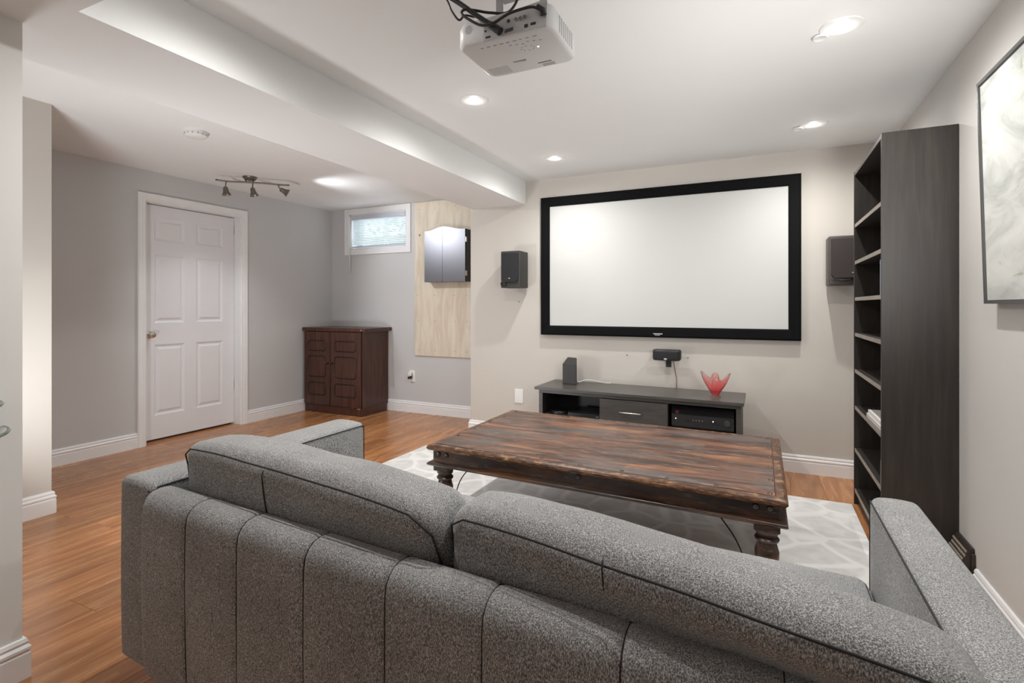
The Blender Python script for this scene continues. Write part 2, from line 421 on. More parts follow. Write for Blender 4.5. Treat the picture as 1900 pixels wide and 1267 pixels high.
# left wall with door opening
dy0, dy1, dz = 2.645, 3.550, 2.078
bm = bmesh.new()
box(bm, XL-0.14, XL, 0.3, dy0, 0, 2.5); box(bm, XL-0.14, XL, dy1, YW, 0, 2.5); box(bm, XL-0.14, XL, dy0, dy1, dz, 2.5)
struct('wall_left', bm, WALLG)
struct('wall_right', B(XR, XR+0.15, YREAR, YB, 0, 2.5), plain('wall_paint_right', (0.64, 0.625, 0.60), 0.6, spec=0.3, tex=0.015, tscale=2, bmp=0.05, bscale=350))
struct('wall_stub_near', B(-2.24, -2.12, -1.6, 0.828, 0, 2.2), plain('wall_paint_light', (0.80, 0.795, 0.775), 0.6, spec=0.3, bmp=0.05, bscale=350))
struct('wall_stub_hall', B(XL-0.14, -3.66, 0.55, 1.56, 0, 2.5), WALL)
struct('wall_rear', B(XL-0.2, XR+0.15, YREAR-0.1, YREAR, 0, 2.5), WALL)
struct('wall_hall_side', B(XL-0.2, XL-0.1, YREAR, 0.55, 0, 2.5), WALL)
struct('door_light_stop', B(XL-0.24, XL-0.20, 2.4, 3.8, -0.06, 2.5), WALL)  # unseen sheet added behind the door to stop sky light at its gaps
# ceilings: raised tray, left ceiling, dropped beam and soffit
struct('ceiling', B(-1.90, XR+0.1, 0.87, YB+0.1, ZM, ZM+0.1), CEIL)
struct('ceiling_left', B(XL-0.2, -2.40, YREAR, YW+0.2, ZL, ZL+0.1), CEIL)
bm = bmesh.new(); box(bm, -2.42, -1.885, 0.87, YB+0.02, ZS, 2.45); 
struct('ceiling_beam', bm, CEIL)
struct('ceiling_beam_end', B(-2.445, -1.885, YB, YW, ZS+0.02, 2.45), CEIL)
struct('ceiling_soffit', B(-2.42, XR+0.1, -0.9, 0.87, ZS, 2.45), CEIL)
struct('ceiling_rear', B(-2.42, XR+0.1, YREAR, -0.9, ZM, ZM+0.1), CEIL)
# baseboards
BP = [(0, 0.0), (0.016, 0.0), (0.016, 0.078), (0.013, 0.084), (0.017, 0.090), (0.017, 0.098), (0.010, 0.106), (0.012, 0.114), (0.008, 0.124), (0, 0.126)]
def baseboard(name, path): return struct(name, sweep2(bmesh.new(), path, BP, False, lambda x, y, h: (x, y, h)), TRIMW)
baseboard('baseboard_back', [(XR, YB), (-2.445, YB), (-2.445, YW)])
baseboard('baseboard_alcove', [(-2.445, YW), (XL, YW)])
baseboard('baseboard_left', [(XL, YW), (XL, dy1+0.062)])
baseboard('baseboard_left_near', [(XL, dy0-0.062), (XL, 1.56)])
baseboard('baseboard_right', [(XR, -1.5), (XR, 2.70)])
baseboard('baseboard_right_far', [(XR, 3.716), (XR, YB)])
baseboard('baseboard_stub_near', [(-2.24, 0.828), (-2.12, 0.828), (-2.12, -1.5)][::1])
baseboard('baseboard_stub_hall', [(XL, 1.56), (-3.66, 1.56), (-3.66, 0.55)])

# door in the left wall
d1 = thing('door_1', None, None, (XL, 3.1, 0)); d1['kind'] = 'structure'
sx = XL-0.088
pan = [(2.772, 3.04), (3.147, 3.415)]; prow = [(0.225, 0.845), (1.035, 1.635), (1.757, 1.957)]
Y0, Y1, Z0, Z1 = 2.66, 3.535, 0.02, 2.066
bm = bmesh.new()
for a, b in [(Y0, pan[0][0]), (pan[0][1], pan[1][0]), (pan[1][1], Y1)]: box(bm, sx-0.035, sx, a, b, Z0, Z1)
for a, b in [(Z0, prow[0][0]), (prow[0][1], prow[1][0]), (prow[1][1], prow[2][0]), (prow[2][1], Z1)]:
    for (p, q) in pan: box(bm, sx-0.035, sx, p, q, a, b)
slab = obj('door_slab', bm, DOORW, d1)
for (p, q) in pan:
    for (a, b) in prow:
        bm = bmesh.new()   # sloping moulding, groove, bevelled raised field
        loops = [(0.0, 0.0), (0.016, -0.009), (0.026, -0.009), (0.044, -0.001)]
        rings = [[bm.verts.new((sx+d, yy, zz)) for yy, zz in ((p+o, a+o), (q-o, a+o), (q-o, b-o), (p+o, b-o))] for o, d in loops]
        for A, Q in zip(rings, rings[1:]):
            for k in range(4): bm.faces.new((A[k], A[(k+1) % 4], Q[(k+1) % 4], Q[k]))
        bm.faces.new(rings[-1])
        obj('raised_panel', bm, DOORW, slab)
bm = bmesh.new(); box(bm, XL-0.14, XL+0.001, dy0, dy0+0.012, 0, dz); box(bm, XL-0.14, XL+0.001, dy1-0.012, dy1, 0, dz); box(bm, XL-0.14, XL+0.001, dy0+0.012, dy1-0.012, dz-0.006, dz)
obj('door_jamb', bm, TRIMW, d1)
CP = [(0, 0), (0, 0.010), (0.006, 0.014), (0.018, 0.012), (0.024, 0.016), (0.050, 0.018), (0.056, 0.021), (0.062, 0.018), (0.062, 0)]
obj('door_casing', sweep2(bmesh.new(), [(dy1, 0.0), (dy1, dz), (dy0, dz), (dy0, 0.0)], [(-o, h) for o, h in CP], False, lambda x, y, h: (XL+h, x, y)), TRIMW, d1)
bm = bmesh.new(); lathe(bm, [(0, 0), (0.030, 0), (0.030, 0.006), (0.012, 0.012), (0.011, 0.030), (0.022, 0.040), (0.027, 0.052), (0.024, 0.064), (0.012, 0.070), (0, 0.070)], (sx, 2.728, 0.935), (1, 0, 0))
obj('door_knob', bm, NICKEL, d1, True, 40)
bm = bmesh.new()
for z in (0.35, 1.9): box(bm, sx, sx+0.004, dy1-0.012, dy1-0.002, z, z+0.09)
obj('hinge', bm, NICKEL, d1)

# window in the alcove wall
w1 = thing('window_1', None, None, (-4.0, YW, 1.79)); w1['kind'] = 'structure'
WP = [(0, 0), (0, 0.014), (0.008, 0.018), (0.05, 0.016), (0.066, 0.018), (0.066, 0)]
obj('window_casing', sweep2(bmesh.new(), [(wx0, wz0), (wx0, wz1), (wx1, wz1), (wx1, wz0)], WP, True, lambda x, y, h: (x, YW-h, y)), TRIMW, w1)
bm = bmesh.new(); t = 0.012
box(bm, wx0, wx0+t, YW, YW+0.24, wz0, wz1); box(bm, wx1-t, wx1, YW, YW+0.24, wz0, wz1); box(bm, wx0, wx1, YW, YW+0.24, wz0, wz0+t); box(bm, wx0, wx1, YW, YW+0.24, wz1-t, wz1)
obj('window_jamb', bm, TRIMW, w1)
mxx = -4.0
for a, b in ((wx0+t, mxx+0.02), (mxx-0.02, wx1-t)):
    bm = bmesh.new(); yy = YW+0.14 + (0.02 if a < -4.2 else 0); s = 0.035
    box(bm, a, a+s, yy, yy+0.02, wz0+t, wz1-t); box(bm, b-s, b, yy, yy+0.02, wz0+t, wz1-t); box(bm, a+s, b-s, yy, yy+0.02, wz0+t, wz0+t+s); box(bm, a+s, b-s, yy, yy+0.02, wz1-t-s, wz1-t)
    f = obj('window_sash', bm, WPLAS, w1)
    obj('pane', B(a+s, b-s, yy+0.008, yy+0.012, wz0+t+s, wz1-t-s), PANE, f)
# outside: window well
struct('window_well', B(-5.2, -2.8, YW+0.95, YW+1.05, 1.0, 2.15), GRAVEL)
struct('window_well_floor', B(-5.2, -2.8, YW+0.25, YW+1.0, 1.5, 1.6), GRAVEL)
bm = bmesh.new()
for i in range(260):
    c = Vector((random.uniform(-4.9, -3.2), YW+0.9+random.uniform(-0.15, 0.2), random.uniform(2.05, 2.6)))
    a = Vector((random.uniform(-1, 1), random.uniform(-1, 1), random.uniform(-1, 1))).normalized(); b = a.orthogonal().normalized()
    s = random.uniform(0.03, 0.06); vs = [bm.verts.new(c+a*s), bm.verts.new(c+b*s*0.5), bm.verts.new(c-a*s), bm.verts.new(c-b*s*0.5)]; bm.faces.new(vs)
tag(obj('garden_foliage', bm, LAWN), 'green leaves of a garden shrub outside the small basement window', 'shrub', kind='stuff')

# blind
bl = thing('window_blind', 'white horizontal slat blind in the small high basement window', 'blind', (-4.0, YW+0.03, 1.87))
bx0, bx1 = wx0+0.018, wx1-0.018
rbox(bm := bmesh.new(), ((bx0+bx1)/2, YW+0.02, 2.230), (bx1-bx0, 0.05, 0.055), 0.008, (2, 1, 1)); obj('headrail', bm, VALANCE, bl, True, 60)
nsl = 15; sp = (2.195-1.895)/nsl; first = None
for i in range(nsl):
    z = 2.193 - i*sp
    if first is None:
        a = math.radians(34); dy = 0.0125*math.cos(a); dzz = 0.0125*math.sin(a)
        bm = bmesh.new(); pr = [(-1, -0.0), (-0.5, 0.0012), (0, 0.0016), (0.5, 0.0012), (1, 0)]
        rows_ = []
        for xx in (bx0+0.003, bx1-0.003):
            rows_.append([bm.verts.new((xx, YW+0.03 + dy*s + c*0.8, z - dzz*s + c)) for s, c in pr])
        for k in range(4): bm.faces.new((rows_[0][k], rows_[0][k+1], rows_[1][k+1], rows_[1][k]))
        bmesh.ops.solidify(bm, geom=bm.faces[:], thickness=0.0007)
        first = obj('slat', bm, SLAT, bl)
    else:
        s = first.copy(); COL.objects.link(s); s.parent = bl; s.location = first.location + Vector((0, 0, -i*sp))
obj('bottom_rail', B(bx0, bx1, YW+0.018, YW+0.042, 1.878, 1.892, bev=0.003), VALANCE, bl)
bm = bmesh.new(); tube(bm, [(-4.395, YW-0.004, 2.20), (-4.392, YW-0.026, 2.0), (-4.392, YW-0.030, 1.572)], 0.0055, 8); obj('wand', bm, WPLAS, bl, True)
for x in (-4.30, -4.0, -3.70):
    for yy in (YW+0.016, YW+0.044): obj('ladder_cord', tube(bmesh.new(), [(x, yy, 2.20), (x, yy, 1.89)], 0.0009, 5), WPLAS, bl)

# ---------------------------------------------------------------- recessed lights
WARM = (1.0, 0.985, 0.95)
def pot(x, y, z, label, cap=None, visible=True, zl=None, e=1.0):
    t = thing('recessed_light', label, 'ceiling light', (x, y, z), 'recessed lights in the raised ceiling' if visible else 'recessed lights behind the sofa')
    obj('trim_ring', lathe(bmesh.new(), [(0.036, -0.002), (0.040, -0.005), (0.074, -0.004), (0.077, 0.0), (0.036, 0.0)], (x, y, z), seg=32), WPLAS, t, True, 40)
    obj('lamp_face', lathe(bmesh.new(), [(0, -0.003), (0.035, -0.003), (0.035, 0.0)], (x, y, z), seg=24), LAMPFACE, t)
    l = lamp('lamp_light', 'SPOT', (0, 0, -0.012), POT_SPOT*e, WARM, spot_size=math.radians(172), spot_blend=1.0, shadow_soft_size=0.018, aim=(0, 0, -1)); l.parent = t
    l = lamp('lamp_spill', 'POINT', (0, 0, -0.03), POT_GLOW*e, WARM, shadow_soft_size=0.02); l.parent = t
    return t
pot(-1.39, 2.44, ZM, 'round recessed ceiling light beside the dropped beam, just past the projector')
pot(-1.39, 3.652, ZM, 'round recessed ceiling light above the top left corner of the projection screen')
pot(0.286, 2.42, ZM, 'round recessed ceiling light nearest the camera on the right side')
pot(0.286, 3.65, ZM, 'round recessed ceiling light in front of the tall black bookcase')
pot(-1.39, 1.22, ZM, 'round recessed ceiling light near the front end of the dropped beam', e=1.2)
pot(0.286, 1.22, ZM, 'round recessed ceiling light above the right arm of the sofa', e=0.7)
for x, y, wh in ((0.218, 2.472, 'nearest the camera'), (0.208, 3.68, 'in front of the bookcase')):
    single('ceiling_cap', lathe(bmesh.new(), [(0, -0.005), (0.022, -0.005), (0.025, -0.007), (0.028, -0.003), (0.028, 0.0)], (x, y, ZM-0.004), seg=24), WPLAS,
           'small white round cap beside the recessed light ' + wh, 'ceiling cap', smooth=True, auto=50)
# fill lights added as opal bowls in the unseen rear of the basement
def fill_globe(x, y, z, label, e):
    t = thing('fill_ceiling_light', label, 'ceiling light', (x, y, z), 'added fill lights in the rear room')
    obj('fill_bowl', lathe(bmesh.new(), [(0.15, 0), (0.15, -0.02), (0.11, -0.06), (0.05, -0.08), (0, -0.083)], (x, y, z), seg=28), emit('fill_bowl_glow', (1, 0.97, 0.93), 2.0), t, True)
    l = lamp('fill_bowl_light', 'POINT', (0, 0, -0.16), e, (1.0, 0.95, 0.89), shadow_soft_size=0.12); l.parent = t
fill_globe(-0.8, -2.2, ZM, 'added round fill light on the unseen ceiling of the rear room', REAR_FILL)
fill_globe(-3.3, -0.6, ZL, 'added round fill light out of view on the hallway ceiling', REAR_FILL*1.3)

# ---------------------------------------------------------------- sofa
def shear(k, x0): return lambda p: Vector((p.x, p.y - k*(p.x - x0), p.z))
XF = shear(0.058, -1.6)
sofa = thing('sofa', 'long charcoal grey tweed sofa seen from behind with two loose back cushions', 'sofa', (-0.67, 1.36, 0))
SX0, SX1 = -1.775, 0.380; AL, AR = -1.605, 0.268     # outer and inner arm faces
def piping(bm, pts, r=0.0028, closed=False): return tube(bm, pts, r, 6, closed)
def arm(x0, x1, inner):
    fn = lambda p, n: p + Vector((0, 0, 0.006*(1-n[0]**2) if n[2] > 0.9 else 0))
    bm = rbox(bmesh.new(), ((x0+x1)/2, 1.3725, 0.385), (x1-x0, 0.915, 0.55), 0.022, (4, 16, 8), (0.005, 0.006, 0), fn)
    a = obj('arm', bm, FAB, sofa, True)
    bm = bmesh.new(); s = 1 if inner > (x0+x1)/2 else -1
    zt = 0.648
    for xx in (inner - s*0.002,):
        piping(bm, smooth_path([(xx+s*0.001, 0.935, 0.30), (xx, 0.926, 0.60), (xx, 0.936, zt-0.006), (xx+s*0.001, 0.99, zt), (xx+s*0.002, 1.3, zt), (xx+s*0.001, 1.77, zt), (xx, 1.815, zt-0.006), (xx, 1.826, 0.60), (xx, 1.822, 0.2)], 5), 0.0022)
    xo = x0+0.006 if s > 0 else x1-0.006
    piping(bm, [(xo, 0.925, zt-0.018), (inner - s*0.006, 0.918, zt-0.008)], 0.0018)
    obj('piping', bm, PIPE, a, True); return a
arm(SX0, AL, AL); arm(AR, SX1, AR)
# outer back with sewn channels
seams = [-1.385, -1.165, -0.925, -0.685, -0.455, -0.20, 0.03]
xs = sorted(set([AL+0.004 + i*(AR-AL-0.008)/90 for i in range(91)] + [s+d for s in seams for d in (-0.012, -0.004, 0, 0.004, 0.012)]))
prof = [(1.05, 0.12), (0.915, 0.12), (0.900, 0.128), (0.892, 0.16), (0.889, 0.28), (0.888, 0.40), (0.888, 0.52), (0.889, 0.59), (0.893, 0.615), (0.903, 0.634), (0.918, 0.645), (0.940, 0.649), (0.965, 0.647), (0.985, 0.636), (0.992, 0.62), (1.00, 0.52), (1.05, 0.30)]
bm = bmesh.new(); rings = []
for x in xs:
    g = max(math.exp(-((x-s)/0.006)**2) for s in seams); e = min(1, (x-AL)/0.02, (AR-x)/0.02)
    near = min(abs(x-s) for s in seams); pf = 0.0018*(1-math.exp(-(near/0.04)**2))
    row = []
    for (y, z) in prof:
        yy = y + (g*0.005 - pf if y < 0.95 else 0) + (1-e)*0.006; zz = z - (g*0.004 if z > 0.62 else 0) - (1-e)*0.005*(z > 0.6)
        yy += 0.002*noise.noise(Vector((x*6, z*5, 0)))
        row.append(bm.verts.new((x, yy, zz)))
    rings.append(row)
for A, Q in zip(rings, rings[1:]):
    for k in range(len(prof)): bm.faces.new((A[k], A[(k+1) % len(prof)], Q[(k+1) % len(prof)], Q[k]))
bm.faces.new(rings[0]); bm.faces.new(rings[-1])
bk = obj('back_panel', bm, FABB, sofa, True, 60)
bm = bmesh.new()
for s in seams: piping(bm, [(s, y+0.0042, z-(0.0042 if z > 0.62 else 0)) for y, z in prof[2:14]], 0.0014)
obj('seam', bm, PIPE, bk, True)
obj('seat_frame', rbox(bmesh.new(), ((AL+AR)/2, 1.40, 0.21), (AR-AL, 0.78, 0.18), 0.02, (6, 4, 2)), FAB, sofa, True)
xm = (AL+AR)/2
for a, b in ((AL+0.004, xm-0.003), (xm+0.003, AR-0.004)):
    c = obj('seat_cushion', rbox(bmesh.new(), ((a+b)/2, 1.445, 0.372), (b-a, 0.74, 0.145), 0.035, (14, 12, 3), (0.0, 0.008, 0.018)), FAB, sofa, True)
    bm = bmesh.new(); piping(bm, [(a+0.012, 1.10, 0.436), (a+0.012, 1.775, 0.436), (a+0.018, 1.795, 0.434), (a+0.035, 1.806, 0.433), (b-0.035, 1.806, 0.433), (b-0.018, 1.795, 0.434), (b-0.012, 1.775, 0.436), (b-0.012, 1.10, 0.436)], 0.002); obj('piping', bm, PIPE, c, True)
def back_cushion(a, b, ridge, s0, s1, dz):
    cx = (a+b)/2; w = b-a; th = 0.185; ht = 0.35
    def flop(u, z):               # the upper half leans over the sofa back, more towards one end
        t = min(1, max(0, (z-0.61)/0.13)); k = (u-a)/w
        return (s0 + (s1-s0)*k)*t*t*(3-2*t)
    def fn(p, n):
        q = Vector(p)
        lean = -0.045*(n[2])          # leans backwards
        sag = -0.018*(abs(n[0])**3)*(1 if n[2] > 0 else 0)
        q.y += lean + (0.0065*noise.noise(Vector((p.x*9+cx*7, p.z*9, 3))))
        q.z += (0.014 if a < -1 else 0.0)*(0.5-0.5*n[0])*(1 if n[2] > 0 else 0)
        q.y += flop(cx+p.x, 0.592+p.z)
        q.z += dz*(0.5+0.5*n[0])*(0.5+0.5*n[2])
        q.z += sag + (0.004*noise.noise(Vector((p.x*5+cx*3, p.y*6, 7))) if n[2] > 0.5 else 0)
        return q
    c = Vector((cx, 1.108, 0.592))
    bm = rbox(bmesh.new(), c, (w, th, ht), 0.048, (22, 5, 10), (0.012, 0.022, 0.014), fn)
    cu = obj('back_cushion', bm, FAB, sofa, True)
    bm = bmesh.new(); pts = []
    def P(u, j, z):     # edge loop of the rear face
        yy = 1.108 + j*(th/2 - 0.008) - 0.045*(z-0.592)/(ht/2) + flop(u, z); return Vector((u, yy, z))
    n = 24; top = []; w_ = w
    for i in range(n+1):
        u = a+0.016 + (w-0.032)*i/n; nx = (u-cx)/(w/2); k = abs(nx)
        z = 0.592+ht/2-0.012 + dz*(0.5+0.5*nx) + (0.014 if a < -1 else 0.0)*(0.5-0.5*nx) - 0.018*k**3 - (0.03*max(0, (k-0.90)/0.08)**2)
        p = P(u, -1, z); p.y -= 0.006 + 0.004*(1-k**2); p.z += 0.004*noise.noise(Vector(((u-cx)*5+cx*3, -0.08*6, 7))); top.append(p)
    def side(u): return [P(u, -1, 0.592+ht/2-0.07 - 0.2*t) - Vector((0, 0.0, 0)) for t in (0, 0.5, 1.0)]
    path = list(reversed(side(a+0.012))) + top + side(b-0.008)
    piping(bm, path, 0.0022)
    obj('piping', bm, PIPE, cu, True)
    bm = bmesh.new(); xr = a + w*ridge
    pts = [P(xr, -1, 0.592+ht/2-0.014) + Vector((0, -0.009, 0))] + [P(xr, -1, z) + Vector((0, -0.012-0.018*(1-((z-0.592)/(ht/2))**2), 0)) for z in (0.74, 0.72, 0.70, 0.68, 0.66, 0.64)]
    piping(bm, pts, 0.0016); obj('seam', bm, PIPE, cu, True)
back_cushion(-1.588, -0.615, 0.43, 0.022, -0.030, 0.0); back_cushion(-0.605, 0.262, 0.42, 0.016, -0.105, -0.024)
for x, y in ((-1.56, 0.98), (0.22, 0.98), (-1.56, 1.72), (0.22, 1.72)):
    z0 = 0.014 if y > 1.5 else 0.0
    obj('leg', tube(bmesh.new(), [(x, y, z0), (x, y, 0.122)], [0.017, 0.026], 12), plain('walnut_leg', (0.10, 0.04, 0.02), 0.35) if x == -1.56 and y < 1 else bpy.data.materials['walnut_leg'], sofa, True, 40)

# ---------------------------------------------------------------- coffee table
XF = shear(0.052, -1.58)
TX0, TX1, TY0, TY1, TZ = -1.578, 0.092, 2.268, 3.302, 0.46
ct = thing('coffee_table', 'large low antique hardwood coffee table with studded top and turned legs', 'coffee table', ((TX0+TX1)/2, (TY0+TY1)/2, 0))
rim = 0.042
top = obj('table_top', B(TX0+rim+0.001, TX1-rim-0.001, TY0+rim+0.001, TY1-rim-0.001, TZ-0.028, TZ, bev=0.0015), TABLE, ct)
RP = [(0.0, TZ-0.030), (0.0, TZ-0.003), (0.004, TZ-0.0015), (0.028, TZ-0.001), (0.037, TZ-0.006), (0.042, TZ-0.014), (0.042, TZ-0.020), (0.034, TZ-0.029)]
def rimpiece(p, q):   # mitred moulding strip with its own joint
    d = (Vector(q)-Vector(p)).normalized(); nrm = Vector((d.y, -d.x)); bm = bmesh.new(); rr = []
    for base, s in ((Vector(p), -1), (Vector(q), 1)):
        rr.append([bm.verts.new((base.x + nrm.x*o + d.x*s*(o-0.0006), base.y + nrm.y*o + d.y*s*(o-0.0006), z)) for o, z in RP])
    k = len(RP)
    for j in range(k): bm.faces.new((rr[0][j], rr[0][(j+1) % k], rr[1][(j+1) % k], rr[1][j]))
    bm.faces.new(rr[0][::-1]); bm.faces.new(rr[1]); return bm
ix0, ix1, iy0, iy1 = TX0+rim, TX1-rim, TY0+rim, TY1-rim
for p, q in (((ix0, iy0), (ix1, iy0)), ((ix1, iy0), (ix1, iy1)), ((ix1, iy1), (ix0, iy1)), ((ix0, iy1), (ix0, iy0))): obj('rim_moulding', rimpiece(p, q), RIM, ct)
ax0, ax1, ay0, ay1 = TX0+0.026, TX1-0.026, TY0+0.026, TY1-0.026; az0, az1 = 0.372, TZ-0.028; th = 0.025
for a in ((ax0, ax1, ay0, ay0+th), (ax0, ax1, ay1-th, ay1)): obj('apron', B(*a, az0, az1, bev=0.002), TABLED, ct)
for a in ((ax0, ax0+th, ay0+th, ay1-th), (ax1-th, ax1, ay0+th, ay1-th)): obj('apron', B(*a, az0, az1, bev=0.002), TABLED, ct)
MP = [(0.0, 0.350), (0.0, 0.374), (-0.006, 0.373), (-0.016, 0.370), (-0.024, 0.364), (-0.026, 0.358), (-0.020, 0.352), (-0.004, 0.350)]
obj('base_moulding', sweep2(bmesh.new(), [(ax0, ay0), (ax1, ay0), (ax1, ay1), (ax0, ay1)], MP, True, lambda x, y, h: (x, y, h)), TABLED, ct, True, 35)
LP = [(0, 0.0135), (0.030, 0.0135), (0.034, 0.03), (0.030, 0.045), (0.026, 0.055), (0.040, 0.075), (0.044, 0.10), (0.036, 0.125), (0.028, 0.15), (0.034, 0.175), (0.043, 0.205), (0.044, 0.235), (0.036, 0.262), (0.033, 0.270), (0.043, 0.276), (0.045, 0.283), (0.040, 0.290), (0.034, 0.293), (0.036, 0.300), (0.043, 0.306), (0.044, 0.312), (0.046, 0.322), (0, 0.322)]
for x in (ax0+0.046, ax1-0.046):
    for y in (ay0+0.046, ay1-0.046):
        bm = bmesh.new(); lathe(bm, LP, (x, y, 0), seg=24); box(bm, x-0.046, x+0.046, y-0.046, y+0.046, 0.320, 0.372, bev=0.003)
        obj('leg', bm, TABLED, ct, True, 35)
studs = []
def stud(x, y):
    global stud0
    return lathe(bmesh.new(), [(0.010, 0), (0.009, 0.002), (0.006, 0.0015), (0.004, 0.0035), (0, 0.004)], (x, y, TZ), seg=12)
sp = [(ix0+0.02+(ix1-ix0-0.04)*i/8, iy0+0.014) for i in range(9)] + [(ix0+0.02+(ix1-ix0-0.04)*i/8, iy1-0.014) for i in range(9)] \
   + [(ix0+0.014, iy0+(iy1-iy0)*j/5) for j in (1, 2, 3, 4)] + [(ix1-0.014, iy0+(iy1-iy0)*j/5) for j in (1, 2, 3, 4)]
s0 = None
for (x, y) in sp:
    if s0 is None: s0 = obj('stud', stud(x, y), IRON, ct, True); s0x = XF(Vector((x, y, 0)))
    else:
        s = s0.copy(); COL.objects.link(s); s.parent = ct; s.location = XF(Vector((x, y, 0))) - s0x
for x in (ax0+0.035, ax0+0.085, ax1-0.035, ax1-0.085, (ax0+ax1)/2, ax0+0.5):
    if x in (ax0+0.5,): continue
    obj('bolt_head', lathe(bmesh.new(), [(0.013, 0), (0.013, 0.003), (0.009, 0.007), (0, 0.009)], (x, ay0, 0.412), (0, -1, 0), 16), IRON, ct, True)
XF = None
single('cable', tube(bmesh.new(), smooth_path([(-1.32, 2.50, 0.348), (-1.38, 2.44, 0.335), (-1.43, 2.375, 0.27), (-1.450, 2.345, 0.16), (-1.435, 2.36, 0.05), (-1.40, 2.42, 0.017)]), 0.003, 8), CABLE, 'thin black cable looping down beside the near left leg of the coffee table', 'cable', smooth=True)
single('cable', tube(bmesh.new(), smooth_path([(-0.30, 2.60, 0.345), (-0.20, 2.40, 0.33), (-0.09, 2.26, 0.25), (-0.045, 2.24, 0.12), (-0.06, 2.25, 0.017)]), 0.003, 8), CABLE, 'thin black cable hanging under the coffee table near its right leg', 'cable', smooth=True)

# ---------------------------------------------------------------- rug
bm = bmesh.new(); rx0, rx1, ry0, ry1 = -2.55, 0.486, 1.55, 3.655
rbox(bm, ((rx0+rx1)/2, (ry0+ry1)/2, 0.0065), (rx1-rx0, ry1-ry0, 0.012), 0.0055, (30, 20, 1))
single('area_rug', bm, RUG, 'pale grey and white patterned rug under the coffee table', 'rug', smooth=True)

# ---------------------------------------------------------------- projection screen
ps = thing('projection_screen', 'large white projection screen in a wide black velvet frame on the back wall', 'projection screen', (-0.733, YB, 0.937))
FP = [(0, 0), (0, 0.045), (0.012, 0.052), (0.068, 0.046), (0.080, 0.040), (0.080, 0.0)]
ox0, ox1, oz0, oz1 = -1.72, 0.255, 0.937, 2.116
cs = [((ox0, oz0), (ox0, oz1)), ((ox0, oz1), (ox1, oz1)), ((ox1, oz1), (ox1, oz0)), ((ox1, oz0), (ox0, oz0))]
for p, q in cs:
    d = (Vector(q)-Vector(p)).normalized(); nr = Vector((d.y, -d.x)); bm = bmesh.new(); rr = []
    for base, s in ((Vector(p), 1), (Vector(q), -1)):
        rr.append([bm.verts.new((base.x+nr.x*o+d.x*s*o, YB-0.002-h, base.y+nr.y*o+d.y*s*o)) for o, h in FP])
    k = len(FP)
    for j in range(k): bm.faces.new((rr[0][j], rr[0][(j+1) % k], rr[1][(j+1) % k], rr[1][j]))
    bm.faces.new(rr[0]); bm.faces.new(rr[1][::-1]); obj('frame_rail', bm, VELVET, ps)
obj('screen_surface', B(ox0+0.07, ox1-0.07, YB-0.036, YB-0.028, oz0+0.07, oz1-0.07), SCREEN, ps)
bm = bmesh.new(); yb = YB-0.054
random.seed(3)
x = -0.764
while x < -0.702:
    w = random.choice((0.004, 0.006, 0.008)); box(bm, x, x+w, yb-0.001, yb, 0.962, 0.970); x += w+0.0012
x = -0.752
while x < -0.716: box(bm, x, x+0.003, yb-0.001, yb, 0.953, 0.958); x += 0.0045
obj('logo', bm, SILVER, ps, label='small silver maker mark')

# ---------------------------------------------------------------- speakers
def text_mesh(body, size, mp, mat, name, parent, bold=False, ext=0.0003):
    cu = bpy.data.curves.new('t', 'FONT'); cu.body = body; cu.size = size; cu.align_x = 'CENTER'; cu.align_y = 'CENTER'; cu.extrude = ext
    o = bpy.data.objects.new('t', cu); COL.objects.link(o); dg = bpy.context.evaluated_depsgraph_get()
    me = bpy.data.meshes.new_from_object(o.evaluated_get(dg)); bpy.data.objects.remove(o)
    bm = bmesh.new(); bm.from_mesh(me); bpy.data.meshes.remove(me)
    for v in bm.verts: v.co = mp(v.co.copy())
    return obj(name, bm, mat, parent)
def bookshelf_speaker(x0, x1, y0, z0, z1, label, body, grl, port_left):
    t = thing('wall_speaker', label, 'speaker', ((x0+x1)/2, (y0+YB)/2, z0), 'bookshelf speakers on the back wall')
    obj('speaker_cabinet', rbox(bmesh.new(), ((x0+x1)/2, (y0+YB-0.03)/2+0.004, (z0+z1)/2), (x1-x0, YB-0.03-y0-0.008, z1-z0), 0.008, (2, 2, 2)), body, t, True, 50)
    # moulded baffle with chamfered border
    w = x1-x0; g0, g1, h0, h1 = x0+0.012, x1-0.014, z0+0.048, z1-0.022
    c = 0.022; pts = [(g0, h0+c), (g0+c*1.2, h0), (g1-c*0.5, h0), (g1, h0+c), (g1, h1), (g0, h1)] if port_left else [(g0, h0+c), (g0+c*0.5, h0), (g1-c*1.2, h0), (g1, h0+c), (g1, h1), (g0, h1)]
    g = obj('grille', prism(bmesh.new(), pts, lambda p: (p[0], y0+0.002, p[1]), lambda p: (p[0]*0.94+0.06*(x0+x1)/2, y0-0.014, p[1])), grl, t)
    px_ = x0+0.030 if port_left else x1-0.030
    obj('bass_port', lathe(bmesh.new(), [(0.026, 0), (0.026, 0.006), (0.019, 0.005), (0.017, -0.02), (0, -0.02)], (px_, y0+0.001, z0+0.034), (0, -1, 0), 20), BLACKP, t, True, 50)
    obj('baffle_lip', tube(bmesh.new(), smooth_path([(x0+(0.066 if port_left else 0.014), y0-0.002, z0+0.040), ((x0+x1)/2+(0.02 if port_left else -0.02), y0-0.006, z0+0.033), (x1-(0.014 if port_left else 0.066), y0-0.002, z0+0.040)]), 0.005, 8), body, t, True)
    lx = x0+w*0.46 if port_left else x0+w*0.68
    obj('badge', B(lx, lx+0.016, y0-0.0165, y0-0.0145, z0+0.077, z0+0.083), SILVER, t)
    obj('wall_bracket', B((x0+x1)/2-0.03, (x0+x1)/2+0.03, YB-0.03, YB, z0+0.08, z1-0.08), BLACKP, t)
